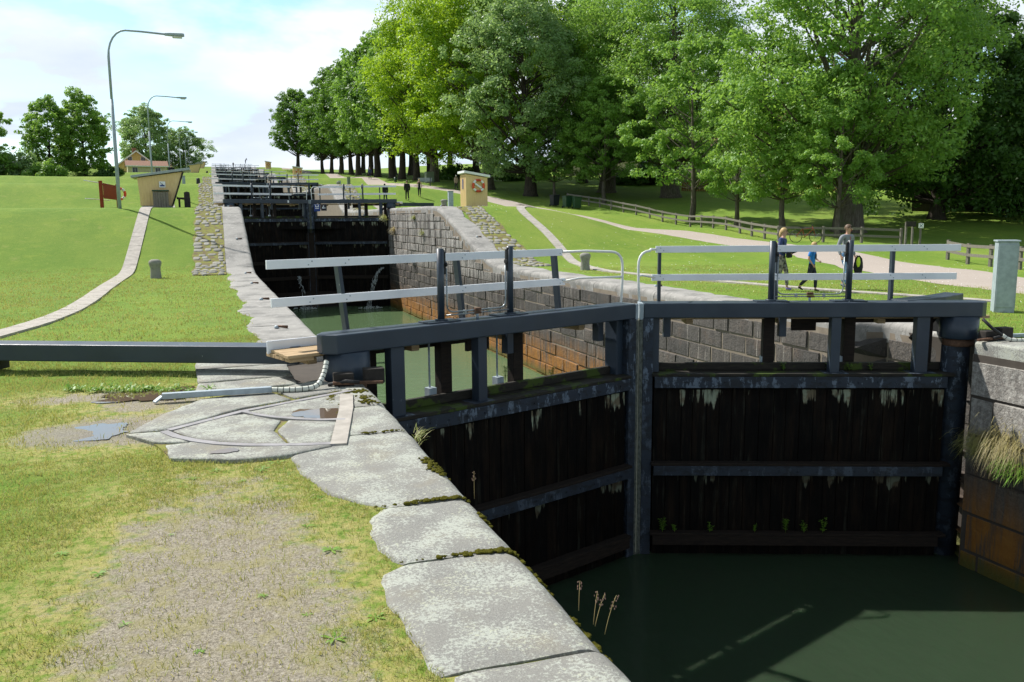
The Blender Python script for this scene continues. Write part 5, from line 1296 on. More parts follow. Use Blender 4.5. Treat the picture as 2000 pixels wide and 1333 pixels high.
house(57.5, 88, R_(-33), 16, 8, 4.4, 3.6, 'cream_wall', 'roof_tile', 'cream house with a red tiled roof seen through the ash leaves', [(-6, 2.6, 1.2, 1.4), (-3, 2.6, 1.2, 1.4), (0, 2.6, 1.2, 1.4), (3, 2.6, 1.2, 1.4), (6, 2.6, 1.2, 1.4)])
house(52, 112, R_(-24), 11, 7, 4.2, 3.0, 'cream_wall', 'roof_tile', 'pale house partly hidden behind the leaning trunk', [(-3.6, 2.8, 1.1, 1.4), (-1, 2.8, 1.1, 1.4), (1.8, 2.8, 1.1, 1.4), (4, 2.8, 1.1, 1.4)])
bn = house(59, 50.5, R_(-48), 15, 8, 3.6, 3.2, 'black_wood', 'black_wood', 'long dark timber barn in the shade of the maples at the right edge', [], name='barn', trim='black_wood')
MB().box(4.3, 6.6, -.04, -.004, 1.2, 2.6).build('pale_door', 'grey_trim', bn)
MB().box(-5.5, 3.2, -1.1, -.1, .95, 1.05).build('loading_ledge', 'black_wood', bn)
for xx in (-4.8, -1.6, 2.4): MB().box(xx, xx+.14, -1.05, -.9, -.3, .948).build('ledge_post', 'grey_trim', bn)
t = thing('picket_fence', 'low red picket fence in front of the cream house', 'fence'); A, B = Vector((47.4, 81.8)), Vector((62.5, 71.8)); n = 96
for i in range(n):
    p = A+(B-A)*i/(n-1); MB().box(p.x-.06, p.x+.06, p.y-.012, p.y+.012, ground_z(p.x, p.y)-.1, ground_z(p.x, p.y)+.95).build('picket', 'red_boards', t)
fr = MB()
for z in (.25, .75):
    for i in range(12):
        a = A+(B-A)*i/12; b = A+(B-A)*(i+1)/12; MB().bar((a.x, a.y+.04, ground_z(a.x, a.y)+z), (b.x, b.y+.04, ground_z(b.x, b.y)+z), .03, .09).build('picket_rail', 'red_boards', t)
# a low dark hill far beyond on the left
o = MB(); vs = []; rr_ = random.Random(4)
for i in range(25):
    u = i/24; x = -330+u*190; hh = 10+26*math.exp(-((u-.62)/.26)**2)
    vs += [(x, 620-u*10, 0), (x, 640-u*10, hh), (x, 720-u*10, hh*.9)]
o.add(vs, [(3*i+j, 3*i+j+3, 3*i+j+4, 3*i+j+1) for i in range(24) for j in range(2)], True); o = o.build('hill', 'leaf_dark'); structure(o)
# ---------------------------------------------------------------- grass and weeds
def blades(name, pts, h, w, mat, label, seed, lean=.6, cat='grass', dens=None):
    rg2 = np.random.default_rng(seed); n = len(pts); a = rg2.uniform(0, 2*math.pi, n); hh = h*rg2.uniform(.45, 1.35, n); ww = w*rg2.uniform(.6, 1.3, n)
    T = np.stack([np.cos(a), np.sin(a), np.zeros(n)], 1); la = rg2.uniform(0, 2*math.pi, n); ll = hh*lean*rg2.uniform(.2, 1.3, n); Ld = np.stack([np.cos(la), np.sin(la), np.zeros(n)], 1)
    up = np.array([0, 0, 1.0]); B = pts
    v0 = B-T*ww[:, None]/2; v1 = B+T*ww[:, None]/2; m = B+up*(hh*.6)[:, None]+Ld*(ll*.35)[:, None]; v2 = m+T*ww[:, None]*.38; v3 = m-T*ww[:, None]*.38; tip = B+up*(hh*.95)[:, None]+Ld*ll[:, None]
    V = np.stack([v0, v1, v2, v3, tip], 1).reshape(-1, 3); k = np.arange(n)[:, None]*5
    F = np.concatenate([np.concatenate([k, k+1, k+2], 1), np.concatenate([k, k+2, k+3], 1), np.concatenate([k+3, k+2, k+4], 1)])
    o = arr_mesh(name, V, F, mat); o['label'] = label; o['category'] = cat; return stuff(o)
def soilmask(x, y):
    p = np.full_like(x, -9.0)
    for cx_, cy_, rx, ry in ((-.12, 4.2, .85, 2.9), (-1.0, 8.6, .75, .9), (-.75, 9.9, .8, .75), (-.6, 8.9, 1.1, .45), (-1.2, 10.3, 1.2, .45), (12.4, 9.3, 1.2, .4), (.1, 2.2, .9, 2.0)):
        p = np.maximum(p, 1-np.sqrt(((x-cx_)/rx)**2+((y-cy_)/ry)**2))
    return p
def inside(poly, x, y):
    c = np.zeros(x.shape, bool); n = len(poly)
    for i in range(n):
        (x1, y1), (x2, y2) = poly[i], poly[(i+1) % n]
        k = ((y1 > y) != (y2 > y)) & (x < (x2-x1)*(y-y1)/((y2-y1) or 1e-9)+x1); c ^= k
    return c
def stone_edge(y):   # inland edge of the near slabs and quay
    ys_ = [-12, 3.29, 3.5, 4.16, 4.42, 4.52, 4.62, 4.96, 5.3, 5.5, 5.58, 5.9, 6.4, 6.9, 7.25, 7.54]
    xs_ = [.72, .80, .77, .70, .75, .86, .84, .79, .83, .97, .85, .65, .52, .45, .57, .92]
    e = np.interp(y, ys_, xs_); return np.where(y > 10, np.array([in_edge(-1, float(v)) for v in y]) if len(y) < 400000 else e, e)
def scatter(x0, x1, y0, y1, n, seed, soil=True, right=False, side_clip=True):
    rg2 = np.random.default_rng(seed); x = rg2.uniform(x0, x1, n); y = rg2.uniform(y0, y1, n)
    # patchy clumping
    c = fbm(x*2.2, y*2.2, seed, 4); c2 = fbm(x*9, y*9, seed+3, 2); keep = rg2.uniform(size=n) < np.clip((c*.6+c2*.5-.28)*3.0, .06, 1)
    if soil:
        p = soilmask(x, y)+(fbm(x*2.4, y*2.4, 77, 5)-.47)*1.5; keep &= rg2.uniform(size=n) < np.clip(1.1-(p+.12)*2.2, .2, 1)
        for (cx_, cy_, r_) in ((-1.32, 8.52, .34), (-.78, 10.15, .42)): keep &= ((x-cx_)**2+(y-cy_)**2) > (r_*.85)**2
    if not right:
        keep &= x < stone_edge(y)+.03*(c2-.3)
        for f in flags+flags2: keep &= ~inside(f, x, y)
        keep &= ~((y > 9.9) & (y < 12.6) & (x > -.38))
    else: keep &= x > np.array([in_edge(1, float(v)) for v in y])-.02 if n < 200000 else x > XR+1.1
    x, y = x[keep], y[keep]; g = terr(x, y)-.02+(fbm(x*1.3, y*1.3, 3)-.5)*.05*(np.abs(y) < 60)*np.clip((np.abs(x-6)-5.2)/1.5, 0, 1)
    return np.stack([x, y, g-.003], 1)
blades('near_grass', scatter(-2.6, 1.3, 1.8, 7.6, 150000, 1), .031, .0042, 'blade', 'short mown grass thinning out over the trodden soil', 2, .9)
blades('mid_grass', scatter(-6, 1.3, 7.0, 15, 150000, 3), .040, .006, 'blade', 'short grass around the puddles and the long arm', 4, .8)
blades('dry_grass', scatter(-3.2, 1.3, 1.8, 11, 26000, 5), .022, .004, 'dry_blade', 'dry straw coloured blades among the near grass', 6, 1.6)
blades('lawn_grass', scatter(-9, 1.1, 15, 34, 60000, 7, False), .05, .014, 'blade', 'lawn blades on the left bank below the slope', 8, .8)
blades('right_lawn_grass', scatter(12, 23, 9.5, 30, 60000, 9, True, True), .045, .012, 'blade', 'lawn blades on the right bank around the people', 10, .8)
def rosette(x, y, z, r, n, seed, mat='weed_leaf', up=.35):
    rg2 = random.Random(seed); mb = MB()
    for i in range(n):
        a = 2*math.pi*i/n+rg2.uniform(-.3, .3); L = r*rg2.uniform(.6, 1.1); w = L*.26; d = Vector((math.cos(a), math.sin(a), 0)); s_ = Vector((-d.y, d.x, 0)); e = rg2.uniform(.2, 1)*up
        P = [Vector((0, 0, .002)), d*L*.35+Vector((0, 0, L*e*.5)), d*L*.7+Vector((0, 0, L*e*.75)), d*L+Vector((0, 0, L*e*.5))]
        W_ = [.15, .7, 1, .1]; vs = []
        for p, q in zip(P, W_): vs += [tuple(p+s_*w*q*.5), tuple(p-s_*w*q*.5)]
        mb.add([(x+v[0], y+v[1], z+v[2]) for v in vs], [(0, 1, 3, 2), (2, 3, 5, 4), (4, 5, 7, 6)])
    return mb
wd = MB(); rgw = random.Random(12)
spots = [(.52, 4.9, .07), (.42, 5.35, .05), (.62, 3.95, .06), (.40, 3.8, .07), (.48, 3.2, .06), (.2, 6.75, .08), (.32, 6.9, .09), (.05, 6.5, .05), (-.3, 6.7, .05), (-.2, 3.9, .04), (.2, 3.4, .06), (-.75, 5.0, .05), (-.55, 4.3, .04), (.1, 4.4, .035), (.3, 4.1, .035), (.55, 5.9, .05), (-.4, 5.5, .03), (-.5, 3.5, .05), (-1.0, 5.4, .05), (-.15, 6.85, .07)]
for i, (x, y, r) in enumerate(spots):
    m_ = rosette(x, y, -.02, r, rgw.randint(5, 9), i); wd.add(m_.v, m_.f)
for i in range(46):
    x, y = -2.9-rgw.uniform(-1.5, 1.2), 10.2+rgw.uniform(-.6, .8)
for i in range(60):
    u = rgw.random(); x, y = -1.6*u-.2, 10.35+.55*u*1.0-.12+rgw.uniform(-.1, .1); m_ = rosette(x, y, -.02, rgw.uniform(.05, .12), rgw.randint(5, 8), 100+i, up=1.1); wd.add(m_.v, m_.f)
o = wd.build('weeds', 'weed_leaf'); o['label'] = 'dandelion and plantain leaves growing along the stones'; o['category'] = 'weeds'; stuff(o)
def stalk(x, y, z, h, lean, label, seed):
    t = thing('grass_stalk', label, 'grass stalk', (x, y, z), 0, 'flowering grass stalks on the coping edge'); rg2 = random.Random(seed)
    P = arc_pts((0, 0, 0), (lean[0]*.4, lean[1]*.4, h*.6), (lean[0], lean[1], h), 6); MB().tube(P, [.0016]*6+[.001], 5).build('stem', 'dry_blade', t)
    hd = MB()
    for i in range(16):
        u = .66+.34*i/16; p = Vector(P[0]).lerp(Vector(P[-1]), u)+Vector((rg2.uniform(-.012, .012), rg2.uniform(-.012, .012), rg2.uniform(-.006, .006))); r = .0030*(1.2-u*.5); hd.blob(tuple(p), (r, r, r*2.0), i, 5, 4, .25)
    hd.build('seed_head', 'seed_head', t)
simple('seed_head', (.30, .20, .15), .9, .2, 30)
stalk(1.60, 5.56, -.04, .20, (.0, .0), 'single grass stalk with a seed head rising from the coping beside the gate', 1)
for i, (x, y, h, l) in enumerate([(1.62, 3.74, .15, (.015, .02)), (1.63, 3.58, .16, (.03, .02)), (1.63, 3.56, .15, (.06, .02)), (1.64, 3.47, .19, (.06, .0))]): stalk(x, y, -.05, h, l, 'grass stalk with seed head, %s of the four near the bottom edge' % ['leftmost', 'second from the left', 'third from the left', 'rightmost'][i], 5+i)
def tuft(x, y, z, n, L, seed, label, out=(-1, -.2), mat='blade', w=.006, drop=.6, cat='grass tuft', group='plants growing on the lock walls and gates'):
    rg2 = np.random.default_rng(seed); V = []; F = []
    for i in range(n):
        a = math.atan2(out[1], out[0])+rg2.normal()*.75; l = L*rg2.uniform(.45, 1.1); d = np.array([math.cos(a), math.sin(a), 0]); s_ = np.array([-d[1], d[0], 0])*w*rg2.uniform(.6, 1.2)
        b = rg2.normal(size=3)*np.array([.03, .10, .05])*L/.3; P = [b+d*l*q*.75+np.array([0, 0, l*(q*.75-drop*1.35*q*q)]) for q in (0, .33, .66, 1)]
        k = len(V); 
        for j, p in enumerate(P): ww = [1, .9, .6, .1][j]; V += [p+s_*ww/2, p-s_*ww/2]
        F += [(k, k+1, k+3, k+2), (k+2, k+3, k+5, k+4), (k+4, k+5, k+7, k+6)]
    o = arr_mesh('grass_tuft', np.array(V), np.array(F), mat); o.location = (x, y, z); return tag(o, label, cat, group)
tuft(10.88, 9.50, -1.60, 560, .52, 1, 'large hanging clump of long green grass on the right wall beside the gate', w=.007)
tuft(10.88, 9.22, -1.42, 480, .66, 2, 'straw coloured dry grass hanging beside the large green clump', mat='dry_blade', w=.006, drop=.95)
tuft(10.88, 9.02, -1.80, 260, .50, 3, 'leafy green clump at the right edge under the dry grass', mat='weed_leaf', w=.016)
tuft(1.62, 7.55, -.10, 46, .18, 4, 'small grass tuft at the slab joint beside the black girder', out=(1, .1), drop=.3, w=.005)
tuft(9.65+float(cx(48)), 48.5, 1.95, 150, .5, 6, 'green tuft in the top joint of the chamber wall beside the second gate', w=.02)
tuft(10.9+float(cx(51)), 51.8, 1.2, 130, .6, 7, 'straw coloured tuft at the end of the chamber wall by the second gate', mat='dry_blade', w=.02)
tuft(10.9+float(cx(44)), 44.5, 1.15, 90, .45, 8, 'small green tuft lower on the chamber wall below the hut', w=.02)
tuft(10.9+float(cx(46)), 46.5, 1.95, 130, .4, 9, 'green tuft spread along the top joint of the chamber wall', w=.02)
def sprig(px, z, k, m, h, seed, label, yo=-.10, mat='weed_leaf'):
    """small leafy plant on a girder; px = distance from the heel along the leaf"""
    a = m*MA; x = TC-m*HW+float(cx(GY[k]))+m*px*math.cos(MA)-yo*math.sin(a); y = GY[k]+px*math.sin(MA)+yo*math.cos(a)
    rg2 = random.Random(seed); t = thing('weed_plant', label, 'plant', (x, y, z), 0, 'plants growing on the lock walls and gates'); mb = MB(); st = MB()
    for q in range(3):
        tx, ty = rg2.uniform(-.06, .06), rg2.uniform(-.03, .03); P = arc_pts((0, 0, 0), (tx*.3, ty*.3, h*.5), (tx, ty, h*rg2.uniform(.6, 1)), 5); st.tube(P, .0028, 4)
        for i in range(10):
            u = rg2.uniform(.15, 1); p = Vector(P[0]).lerp(Vector(P[-1]), u); m_ = rosette(p.x, p.y, p.z, .045*rg2.uniform(.6, 1.2)*(h/.2)**.5, 3, seed*20+i+q, up=.4); mb.add(m_.v, m_.f)
    st.build('stem', 'weed_leaf', t); mb.build('leaves', mat, t)
words = ['first', 'second', 'third', 'fourth', 'fifth', 'sixth']
for i, (px, h) in enumerate([(5.05, .26), (4.85, .16), (4.28, .17), (3.55, .15), (3.05, .30), (2.75, .22), (2.45, .28)]): sprig(px, -3.20, 0, -1, h, 20+i, 'leafy weed on the lowest girder of the right leaf, %s from the mitre' % (words+['seventh'])[i], -.03)
for i, (px, h) in enumerate([(3.1, .2), (2.4, .2), (2.05, .16), (1.7, .14)]): sprig(px, -.56, 0, -1, h, 40+i, 'green weed on the top girder of the right leaf, %s from the mitre' % words[i], .25)
sprig(3.0, -.42, 0, 1, .26, 50, 'leafy weed standing against the third dark upright of the left leaf', .36); sprig(3.9, -.44, 0, 1, .14, 51, 'small weed on the left leaf girder, nearer the mitre', .36)
# water spurting through the second gate
def leak(x, y, z0, z1, side, label, n=90, spread=.5):
    rg2 = random.Random(int(x*10)); mb = MB()
    for i in range(n):
        u = rg2.random(); yy = -u*1.1+rg2.gauss(0, .05); xx = side*u*spread+rg2.gauss(0, .05+.05*u); zz = z0+(z1-z0)*u*u; L = rg2.uniform(.06, .22)
        mb.tube([(xx, yy, zz), (xx+side*L*.3, yy-L*.5, zz-L*(.4+u))], rg2.uniform(.004, .013), 4)
    for i in range(70): a = rg2.uniform(0, 6.28); q = rg2.random()**.5; mb.blob((side*spread*.9+math.cos(a)*q*.75, -1.1+math.sin(a)*q*.6, z1+.02+rg2.uniform(0, .07)), (rg2.uniform(.02, .07), rg2.uniform(.02, .05), .02), i, 5, 3, .3)
    o = mb.build('water_spout', 'foam'); o.location = (x, y, 0); o['label'] = label; o['category'] = 'water spout'; stuff(o)
leak(4.45, 54.6, -1.6, -3.58, .4, 'thin spout of water leaking at the middle of the second gate')
leak(9.6, 53.4, -1.1, -3.58, -1.1, 'larger spout of water leaking at the right side of the second gate', 190, 1.1)
# white daisies and clover heads on the lawn
def daisies():
    rg2 = np.random.default_rng(9); n = 520; x = rg2.uniform(12.5, 30, n); y = rg2.uniform(12, 60, n); mb = MB()
    V = []; F = []
    for i in range(n):
        z = ground_z(x[i], y[i])+.05; r = .011+.0005*y[i]; k = len(V); V += [(x[i]-r, y[i], z), (x[i], y[i]-r, z), (x[i]+r, y[i], z), (x[i], y[i]+r, z+.01)]; F.append((k, k+1, k+2, k+3))
    o = arr_mesh('clover_flowers', np.array(V), np.array(F), 'daisy_white'); o['label'] = 'tiny white clover flowers dotted over the right lawn'; o['category'] = 'flowers'; stuff(o)
daisies()
# ---------------------------------------------------------------- people
simple('skin', (.52, .30, .21), .55, .1, 8); simple('hair_blond', (.50, .34, .15), .6, .15, 20); simple('hair_brown', (.13, .08, .045), .6, .2, 20); simple('hair_grey', (.45, .43, .40), .6, .15, 20)
simple('cloth_black', (.012, .012, .015), .85, .2, 12); simple('cloth_navy', (.035, .055, .16), .8, .15, 12); simple('cloth_blue', (.02, .20, .60), .8, .12, 12); simple('cloth_grey', (.22, .235, .26), .85, .1, 12)
simple('cloth_charcoal', (.022, .024, .034), .85, .2, 12); simple('lime_lining', (.55, .72, .04), .6, .1); simple('cloth_beige', (.42, .33, .23), .85, .12, 12); simple('shoe_purple', (.20, .15, .45), .6, .2, 20); simple('shoe_grey', (.10, .12, .14), .6, .2, 20); simple('cloth_red', (.5, .03, .03), .8, .1)
def m_jeans(name, a, b, sc):
    n = N(name); M[name] = n.fin(n.mix(n.ramp(n.noise(sc, 4, .6), .42, .6), a, b), .85, 0, .1)
m_jeans('jeans', (.07, .14, .24), (.15, .24, .36), 9); m_jeans('patterned', (.28, .26, .22), (.07, .065, .06), 22); m_jeans('dark_jeans', (.015, .02, .035), (.03, .04, .06), 9)
def skinned(name, verts, edges, mat, parent, sub=2, root=0):
    """verts: list of (x,y,z,rx[,ry]); grows one smooth continuous surface"""
    me = bpy.data.meshes.new(name); me.from_pydata([v[:3] for v in verts], edges, []); o = bpy.data.objects.new(name, me); COL.objects.link(o)
    s_ = o.modifiers.new('skin', 'SKIN'); 
    if not me.skin_vertices: me.attributes
    sv = me.skin_vertices[0].data if len(me.skin_vertices) else None
    for i, v in enumerate(verts):
        sv[i].radius = (v[3], v[4] if len(v) > 4 else v[3]); sv[i].use_root = (i == root)
    s_.use_smooth_shade = True
    sb = o.modifiers.new('sub', 'SUBSURF'); sb.levels = sub; sb.render_levels = sub
    dg = bpy.context.evaluated_depsgraph_get(); m2 = bpy.data.meshes.new_from_object(o.evaluated_get(dg)); bpy.data.objects.remove(o)
    m2.name = name; m2.materials.clear(); m2.materials.append(M[mat]); m2.polygons.foreach_set('use_smooth', np.ones(len(m2.polygons), dtype=bool))
    o = bpy.data.objects.new(name, m2); COL.objects.link(o); o.parent = parent; return o
def mixp(a, b, t): return tuple(a[i]*(1-t)+b[i]*t for i in range(3))
def person(x, y, z, rz, hgt, label, pose, top='cloth_black', legs='dark_jeans', hair='hair_brown', shoes='cloth_black', long_hair=False, sleeves='long', detail=True, female=False, group=None, head_turn=0.0, coat=False):
    """local frame: +Y ahead, z up, feet at 0; pose gives wrists, elbows, knees and ankles in body units (height = 1)"""
    t = thing('person', label, 'person', (x, y, z), rz, group); t.scale = (hgt,)*3
    p = dict(pelvis=(0, 0, .52), chest=(0, .012, .72), neck=(0, .008, .835), shw=.105 if not female else .092,
             eL=(-.150, -.01, .63), wL=(-.150, .04, .49), eR=(.150, -.01, .63), wR=(.150, .04, .49),
             kL=(-.055, .05, .28), aL=(-.055, .06, .045), kR=(.055, -.02, .28), aR=(.055, -.16, .07), tL=0, tR=-.03)
    p.update(pose); sw = p['shw']; ch = p['chest']; pv = p['pelvis']; nk = p['neck']
    shL, shR = (-sw, ch[1]-.005, ch[2]+.075), (sw, ch[1]-.005, ch[2]+.075)
    hd = (nk[0], nk[1]+.012, nk[2]+.085)
    V = []; E = []
    def add(v, par=None):
        V.append(v); 
        if par is not None: E.append((par, len(V)-1))
        return len(V)-1
    a0 = add((*pv, .056, .042)); a1 = add((*mixp(pv, ch, .45), .048, .036), a0); a2 = add((*ch, .060, .042), a1); a3 = add((ch[0], ch[1]-.003, ch[2]+.085, .05, .04), a2)
    a4 = add((nk[0], nk[1], nk[2]+.005, .029, .029), a3); a5 = add((hd[0], hd[1]-.004, hd[2]-.045, .030, .036), a4); a6 = add((hd[0], hd[1]-.006, hd[2]+.0, .042, .050), a5); add((hd[0], hd[1]-.010, hd[2]+.040, .034, .042), a6)
    for s_, sh, e, w in ((-1, shL, p['eL'], p['wL']), (1, shR, p['eR'], p['wR'])):
        b = add((*sh, .030), a3); c = add((*mixp(sh, e, .5), .025), b); d = add((*e, .021), c); f = add((*mixp(e, w, .5), .018), d); g = add((*w, .0125), f)
        u = (Vector(w)-Vector(e)).normalized(); q = Vector(w)+u*.03; add((*q, .014, .008), g)
    for s_, k, a in ((-1, p['kL'], p['aL']), (1, p['kR'], p['aR'])):
        h = (s_*.048, pv[1], pv[2]-.035); b = add((*h, .046), a0); c = add((*mixp(h, k, .5), .041), b); d = add((*k, .030), c); f = add((*mixp(k, a, .4), .030), d); g = add((*a, .018), f)
        add((a[0], a[1]+.045, a[2]-.028, .018, .014), g)
    skinned('body', V, E, 'skin', t, 2)
    # face
    if detail:
        hc = Vector(hd); R3 = Matrix.Rotation(head_turn, 3, 'Z')
        f = lambda v: hc+R3 @ Vector(v)
        MB().tube([f((0, .040, .008)), f((0, .060, -.014))], [.005, .009], 6).build('nose', 'skin', t)
        for s_ in (-1, 1):
            MB().blob(tuple(f((s_*.018, .043, .008))), (.0075, .005, .004), 1, 8, 5, 0).build('eye', 'sign_black', t)
            MB().blob(tuple(f((s_*.044, -.004, -.003))), (.006, .010, .015), 1, 8, 5, 0).build('ear', 'skin', t)
        MB().blob(tuple(f((0, .044, -.031))), (.014, .005, .0035), 1, 8, 5, 0).build('mouth', 'cloth_red', t)
    hr = MB(); hc = hd; vs = []; n = 16; m = 9
    for i in range(m+1):
        for k in range(n):
            th = 2*math.pi*k/n+head_turn; ph = (math.pi*.60)*i/m; front = max(0, math.sin(2*math.pi*k/n)); ph *= (1-.42*front)
            vs.append((hc[0]+.051*math.sin(ph)*math.cos(th), hc[1]-.010+.060*math.sin(ph)*math.sin(th), hc[2]+.008+.062*math.cos(ph)))
    hr.add(vs, [(i*n+k, (i+1)*n+k, (i+1)*n+(k+1) % n, i*n+(k+1) % n) for i in range(m) for k in range(n)], True)
    if long_hair: hr.tube([(hc[0], hc[1]-.045, hc[2]+.02), (hc[0]-.02, hc[1]-.055, hc[2]-.05), (hc[0]-.045, hc[1]-.03, hc[2]-.11), (hc[0]-.05, hc[1]+.005, hc[2]-.165)], [.03, .040, .032, .008], 8)
    hr.build('hair', hair, t)
    # hands: palm, four fingers and a thumb
    for s_, e, w in ((-1, p['eL'], p['wL']), (1, p['eR'], p['wR'])):
        if not detail: continue
        u = (Vector(w)-Vector(e)).normalized(); side = Vector((0, 1, 0))-u*u.y; side.normalize(); nn = u.cross(side)*s_
        V2 = []; E2 = []; o0 = Vector(w)+u*.012; V2.append((*o0, .011, .007)); V2.append((*(o0+u*.030), .017, .008)); E2.append((0, 1))
        for j in range(4):
            b = o0+u*.040+side*(.0135-.009*j); L = (.020, .023, .022, .017)[j]; k = len(V2)
            V2 += [(*b, .0050), (*(b+u*L*.6-nn*.004), .0045), (*(b+u*L-nn*.013), .0038)]; E2 += [(1, k), (k, k+1), (k+1, k+2)]
        k = len(V2); b = o0+u*.012+side*.016; V2 += [(*b, .0058), (*(b+u*.014+side*.008-nn*.004), .0052), (*(b+u*.026+side*.006-nn*.008), .0042)]; E2 += [(0, k), (k, k+1), (k+1, k+2)]
        skinned('hand', V2, E2, 'skin', t, 1)
    # top: torso and sleeves in one piece
    V = []; E = []; g_ = .010; lo = -.05 if not coat else -.10
    a0 = add((pv[0], pv[1], pv[2]+lo+.01, .082, .064)); a1 = add((*mixp(pv, ch, .45), .072 if not female else .066, .056), a0); a2 = add((*ch, .086 if not female else .078, .064), a1); a3 = add((ch[0], ch[1]-.003, ch[2]+.083, .060, .048), a2); add((nk[0], nk[1]-.002, nk[2]-.008, .037, .036), a3)
    for s_, sh, e, w in ((-1, shL, p['eL'], p['wL']), (1, shR, p['eR'], p['wR'])):
        b = add((*sh, .040), a3); c = add((*mixp(sh, e, .5), .035), b)
        if sleeves == 'long': d = add((*e, .030), c); f = add((*mixp(e, w, .5), .026), d); add((*mixp(e, w, .93), .021), f)
        elif sleeves == 'short': add((*mixp(sh, e, .78), .036), c)
    if sleeves == 'none': V = [v for v in V[:5]]; E = [e for e in E if e[0] < 5 and e[1] < 5]
    if coat: V = [(v[0], v[1], v[2], v[3]*1.28, (v[4] if len(v) > 4 else v[3])*1.3) for v in V]
    skinned('shirt' if not coat else 'jacket', V, E, top, t, 2)
    V = []; E = []
    a0 = add((pv[0], pv[1], pv[2]-.005, .078, .060)); add((pv[0], pv[1], pv[2]+.06, .070, .054), a0)
    for s_, k, a in ((-1, p['kL'], p['aL']), (1, p['kR'], p['aR'])):
        h = (s_*.050, pv[1], pv[2]-.045); b = add((*h, .056), a0); c = add((*mixp(h, k, .5), .047), b); d = add((*k, .037), c); f = add((*mixp(k, a, .5), .036 if not female else .031), d); add((*mixp(k, a, .93), .031 if not female else .024), f)
    skinned('trousers', V, E, legs, t, 2)
    for s_, a, tt in ((-1, p['aL'], p['tL']), (1, p['aR'], p['tR'])):
        skinned('shoe', [(a[0], a[1]-.018, a[2]-.018, .024), (a[0], a[1]+.03, a[2]-.022+tt*.4, .024, .022), (a[0], a[1]+.080, a[2]-.030+tt, .021, .013)], [(0, 1), (1, 2)], shoes, t, 1)
    return t
def at_px(d): return d
# the family on the right
man = person(15.75, 18.55, ground_z(15.75, 18.55)+.01, R_(188), 1.74, 'man in glasses and grey quarter-zip jumper walking, black bag in hand', dict(eL=(-.150, -.03, .635), wL=(-.155, .03, .50), eR=(.155, -.02, .64), wR=(.165, .05, .51), kL=(-.045, .02, .29), aL=(-.04, -.09, .075), kR=(.05, .09, .29), aR=(.05, .08, .045), tL=-.02, neck=(0, .015, .83)), top='cloth_grey', legs='jeans', hair='hair_brown', shoes='shoe_grey', head_turn=.25)
MB().tube([(.0-.03, .056, .932), (-.005, .060, .931)], .003, 5).tube([(.005, .060, .931), (.03, .056, .932)], .003, 5).build('glasses', 'sign_black', man)
MB().bar((0, .066, .80), (0, .072, .72), .004, .004).build('zip', 'cloth_red', man)
bag = thing('shoulder_bag', 'black soft bag with lime lining hanging from the hand of the man', 'bag', (15.98, 18.35, ground_z(15.75, 18.55)+.36), R_(10))
MB().blob((.02, 0, .22), (.15, .09, .30), 3, 12, 8, .10).build('bag_body', 'cloth_black', bag); MB().blob((-.06, -.06, .36), (.06, .045, .14), 5, 10, 6, .06).build('lining', 'lime_lining', bag); MB().tube([(-.05, 0, .46), (-.06, .0, .54), (.03, 0, .5)], .014, 6).build('strap', 'cloth_black', bag)
wom = person(13.86, 18.75, ground_z(13.9, 18.8)+.01, R_(218), 1.66, 'woman with blond ponytail in navy top and patterned leggings, holding a camera', dict(eL=(-.135, .0, .64), wL=(-.05, .11, .60), eR=(.135, .0, .64), wR=(.05, .11, .59), kL=(-.045, .07, .29), aL=(-.04, .09, .045), kR=(.045, .0, .29), aR=(.045, -.10, .075), tR=-.025, neck=(0, .02, .83)), top='cloth_navy', legs='patterned', hair='hair_blond', shoes='shoe_purple', long_hair=True, female=True, head_turn=-.2)
c_ = thing('camera_bag', 'black camera bag held at the waist by the woman in navy', 'camera bag', (13.97, 18.60, ground_z(13.9, 18.8)+.93), R_(218)); MB().box(-.11, .11, -.05, .07, -.07, .10).build('bag_body', 'cloth_black', c_, .03); MB().tube([(.0, .05, .06), (.02, .22, .12)], [.045, .035], 10).build('lens_barrel', 'cloth_black', c_)
boy = person(14.35, 18.15, ground_z(14.35, 18.15)+.01, R_(214), 1.30, 'boy in a blue printed t-shirt and dark trousers looking down', dict(eL=(-.150, .0, .66), wL=(-.10, .10, .60), eR=(.150, -.02, .65), wR=(.14, .06, .54), kL=(-.05, .07, .28), aL=(-.05, .07, .045), kR=(.05, -.04, .28), aR=(.05, -.22, .10), tR=-.05, neck=(0, .03, .825), shw=.10), top='cloth_blue', legs='cloth_charcoal', hair='hair_blond', shoes='cloth_black', sleeves='short')
MB().prism([(-.035, -.05), (.03, -.055), (.04, 0), (.02, .05), (-.03, .045), (-.045, 0)], 0, .004, Matrix(((1, 0, 0, 0), (0, 0, 1, .074), (0, 1, 0, .70), (0, 0, 0, 1)))).build('shirt_print', 'sign_black', boy)
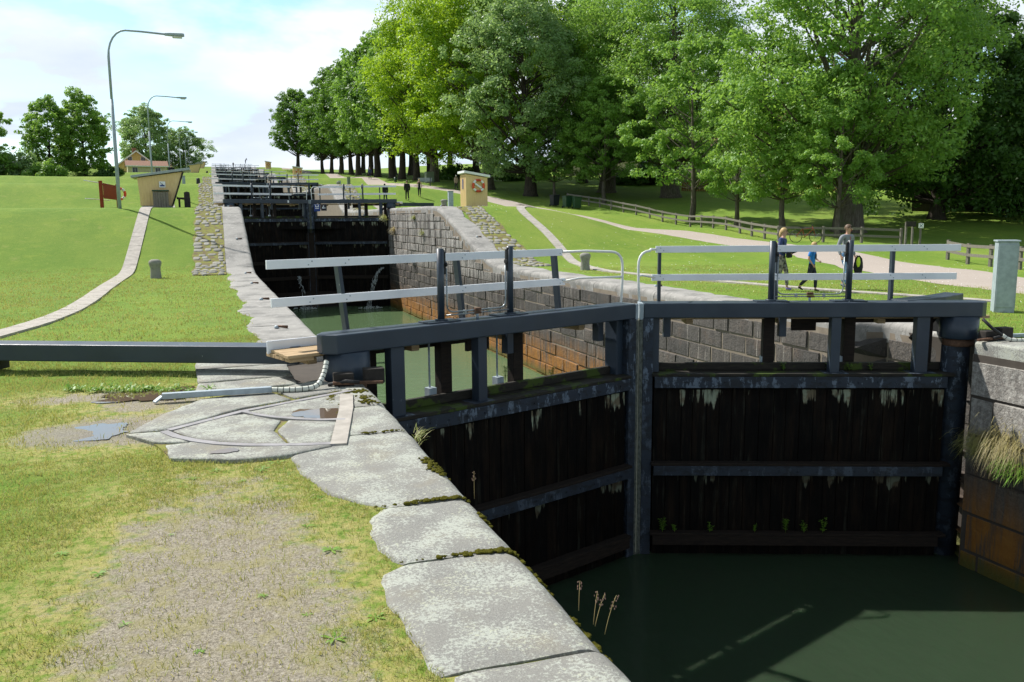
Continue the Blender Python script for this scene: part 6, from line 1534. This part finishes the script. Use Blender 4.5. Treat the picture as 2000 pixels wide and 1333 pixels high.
# people farther up the hill
away = dict(eL=(-.128, -.01, .63), wL=(-.118, .02, .49), eR=(.128, -.01, .63), wR=(.118, .03, .49), kL=(-.05, .06, .29), aL=(-.05, .10, .045), kR=(.05, 0, .28), aR=(.05, -.13, .08), tR=-.03)
def far(x, y, h, rz, label, **k):
    ps = dict(away); ps.update(k.pop('pose', {})); return person(x, y, ground_z(x, y)+.01, rz, h, label, ps, detail=False, group='people walking up the hill', **k)
far(13.97, 75.6, 1.72, R_(6), 'walker in a black jacket bent forward, just behind the white gate rails', coat=True, pose=dict(chest=(0, .05, .71), neck=(0, .10, .81)), legs='dark_jeans', hair='cloth_black')
far(16.06, 76.2, 1.82, R_(-4), 'tall walker dressed all in black in the middle of the slope', coat=True, legs='cloth_black', hair='hair_brown')
far(17.5, 77.6, 1.66, R_(-14), 'blond woman walking in a black sleeveless top, left of the bench', sleeves='none', female=True, legs='cloth_charcoal', hair='hair_blond')
far(23.9, 88.2, 1.6, R_(20), 'elderly walker in a beige coat, half hidden behind the yellow hut', top='cloth_beige', legs='cloth_black', hair='hair_grey', coat=True)
far(20.5, 122.5, 1.75, R_(10), 'distant walker in dark blue on the gravel path under the trees', top='cloth_navy', legs='dark_jeans')
far(-3.95, 83.5, 1.80, R_(-3), 'walker in black seen beyond the roof of the left hut', top='cloth_black', legs='cloth_black', coat=True, pose=dict(aR=(.05, -.04, .05), aL=(-.05, .04, .045), kL=(-.05, .02, .28), kR=(.05, 0, .28), tR=0))
far(-19.6, 155, 1.25, R_(60), 'small child in red far away on the left lawn', top='cloth_red', legs='dark_jeans', hair='hair_blond')
pp = person(4.35, 261.1, LV[6]+.33, R_(20), 1.7, 'tiny figure standing on the topmost gate against the sky', dict(aR=(.05, -.02, .045), kR=(.05, 0, .28), aL=(-.05, .0, .045), kL=(-.05, 0, .28), tR=0), detail=False, group='people walking up the hill')
pp = person(7.3, 246, float(H(246))+1.2, R_(-60), 1.7, 'tiny figure leaning over the rail left of the farthest hut', dict(chest=(0, .14, .66), neck=(0, .22, .74), eL=(-.14, .2, .60), wL=(-.12, .24, .5), eR=(.14, .2, .60), wR=(.12, .24, .5), aR=(.05, -.02, .045), kR=(.05, 0, .28), aL=(-.05, .0, .045), kL=(-.05, 0, .28), tR=0), detail=False, group='people walking up the hill')
